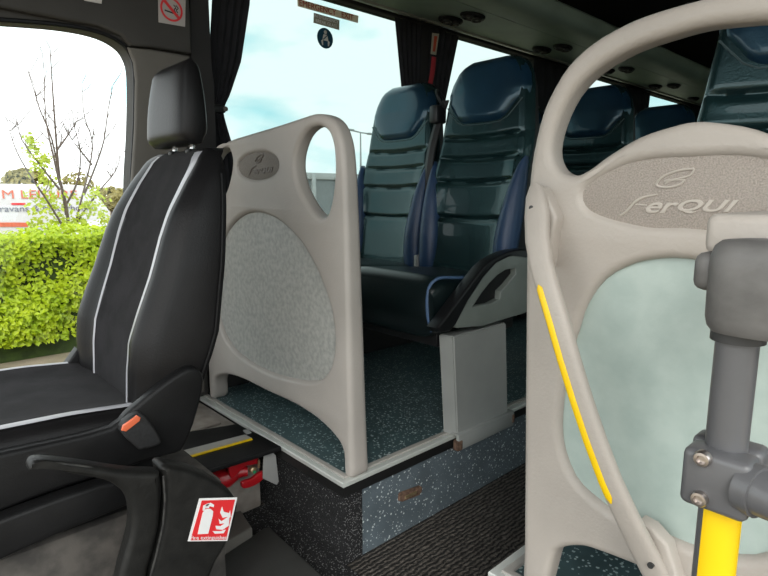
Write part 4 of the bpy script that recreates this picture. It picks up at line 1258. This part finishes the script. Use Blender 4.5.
# parked car
YK = 13.0
ck = thing('car', 'pale silver car parked beyond the hedge beside the white trailer', 'car', (at('y', YK, 112, 230).x, YK + 0.8, GZ))
cx0 = at('y', YK, 92, 225).x
cx1 = cx0 + 4.1
prof_ = [(0, 0.35), (0.05, 0.75), (0.9, 0.92), (1.15, 0.98), (1.75, 1.42), (2.2, 1.50), (3.0, 1.47), (3.7, 1.05), (4.1, 0.95), (4.15, 0.4), (3.5, 0.25), (0.4, 0.25)]
bm = plate([smooth_loop([Vector((cx0 - 0.2 + a_, 0, GZ + b_ + 0.15)) for a_, b_ in prof_], 3)], 'y', YK, 1.65, 0.12); finish('car_body', bm, M['carwhite'], ck, 50)
bm = plate([[Vector((cx0 - 0.2 + a_, 0, GZ + b_ + 0.15)) for a_, b_ in ((1.3, 1.0), (1.85, 1.38), (2.9, 1.38), (3.4, 1.02))]], 'y', YK - 0.01, 0.05, 0.01); finish('side_window', bm, M['carglass'], ck)
for wx in (0.85, 3.3):
    bm = nb(); cyl(bm, (cx0 - 0.2 + wx, YK - 0.02, GZ + 0.3), (cx0 - 0.2 + wx, YK + 0.2, GZ + 0.3), 0.3, 24); finish('wheel', bm, M['rubber'], ck)
# distant trees
def blob_tree(label, u, v_top, u_half, Y, seedk, mt, dens=500):
    random.seed(seedk)
    c = at('y', Y, u, v_top); half = (at('y', Y, u + u_half, v_top) - at('y', Y, u - u_half, v_top)).length / 2
    t = thing('distant_tree', label, 'tree', (c.x, Y, GZ), 'distant trees')
    bm = nb(); tube(bm, [Vector((c.x, Y, GZ)), Vector((c.x, Y, c.z - 0.4))], [0.25, 0.12], 8); finish('trunk', bm, M['bark'], t)
    bm = nb()
    hgt = c.z - GZ
    for _ in range(dens):
        a_, b_ = random.uniform(0, 2 * PI), math.acos(random.uniform(-1, 1)); r = random.uniform(0.75, 1.0)
        q = Vector((half * math.sin(b_) * math.cos(a_), half * 0.7 * math.sin(b_) * math.sin(a_), hgt * 0.36 * math.cos(b_)))
        leaf(bm, Vector((c.x, Y, c.z - hgt * 0.36)) + q * r, q + Vector((random.gauss(0, 1), random.gauss(0, 1), random.gauss(0, 1))) * 0.4, random.uniform(0.3, 0.55))
    finish('crown', bm, mt, t, 0)
blob_tree('rounded olive brown tree rising above the white trailer', 24, 168, 26, 34, 3, M['olive'], 900)
blob_tree('low brown tree far behind the parked car', 112, 187, 22, 40, 4, M['olive'], 700)
blob_tree('pale brown tree between the trailer and the parked car', 78, 172, 18, 44, 5, M['olive'], 260)
# steel fence and street lamp seen through the grip hole of the partition
YF = 16.0
fc = thing('steel_fence', 'pale steel fence with grey infill panels seen through the oval grip hole', 'fence', (at('y', YF, 320, 200).x, YF, GZ))
ztop = at('y', YF, 322, 173).z
xA, xB = at('y', YF, 285, 190).x, at('y', YF, 440, 190).x
bm = nb(); box(bm, (xA, YF - 0.06, ztop - 0.22), (xB, YF + 0.06, ztop), 0.01); finish('top_rail', bm, M['fence'], fc)
bm = nb(); box(bm, (xA, YF + 0.02, GZ), (xB, YF + 0.06, ztop - 0.22)); finish('infill_panel', bm, M['fencepanel'], fc)
k = xA
while k < xB:
    bm = nb(); box(bm, (k, YF - 0.09, GZ), (k + 0.16, YF + 0.02, ztop - 0.02), 0.01); finish('post', bm, M['fence'], fc)
    k += 1.05
YL = 30.0
sl_ = thing('street_lamp', 'thin grey double arm street lamp against the sky', 'street lamp', (at('y', YL, 360.5, 200).x, YL, GZ))
p0 = at('y', YL, 360.5, 132.5)
bm = nb(); tube(bm, [Vector((p0.x, YL, GZ)), p0], [0.10, 0.05], 10); finish('pole', bm, M['lamp'], sl_)
for u, v in ((350.5, 130), (371, 134)):
    q = at('y', YL, u, v)
    bm = nb(); tube(bm, [p0, q], 0.05, 8); finish('arm', bm, M['lamp'], sl_)
    bm = nb(); box(bm, q - Vector((0.3, 0.12, 0.06)), q + Vector((0.25, 0.12, 0.07)), 0.03); finish('lamp_head', bm, M['lamp'], sl_)

# ================================================================ LIGHT
w = bpy.data.worlds.new('sky')
SC.world = w
w.use_nodes = True
nt = w.node_tree
bg = nt.nodes['Background']
tc = nt.nodes.new('ShaderNodeTexCoord')
n = nt.nodes.new('ShaderNodeTexNoise'); n.inputs['Scale'].default_value = 3.2; n.inputs['Detail'].default_value = 5; n.inputs['Distortion'].default_value = 0.4
mp = nt.nodes.new('ShaderNodeMapping'); mp.inputs['Scale'].default_value = (1, 1, 2.6); mp.inputs['Location'].default_value = (0.3, 0.1, 0.35)
nt.links.new(tc.outputs['Generated'], mp.inputs['Vector']); nt.links.new(mp.outputs['Vector'], n.inputs['Vector'])
r = nt.nodes.new('ShaderNodeValToRGB')
r.color_ramp.elements[0].position = 0.30; r.color_ramp.elements[0].color = (0.50, 0.80, 0.86, 1)
r.color_ramp.elements[1].position = 0.46; r.color_ramp.elements[1].color = (0.98, 1.0, 1.0, 1)
nt.links.new(n.outputs['Fac'], r.inputs['Fac'])
nt.links.new(r.outputs['Color'], bg.inputs['Color'])
bg.inputs['Strength'].default_value = 2.7
sd = bpy.data.lights.new('sun', 'SUN'); sd.energy = 1.6; sd.angle = math.radians(25); sd.color = (1, 0.96, 0.9)
so = bpy.data.objects.new('sun', sd); COL.objects.link(so)
so.rotation_euler = Vector((0.55, 0.55, -0.62)).to_track_quat('-Z', 'Y').to_euler()
SC.view_settings.view_transform = 'Standard'
SC.view_settings.look = 'None'
SC.view_settings.exposure = 0.0
SC.view_settings.gamma = 1.0
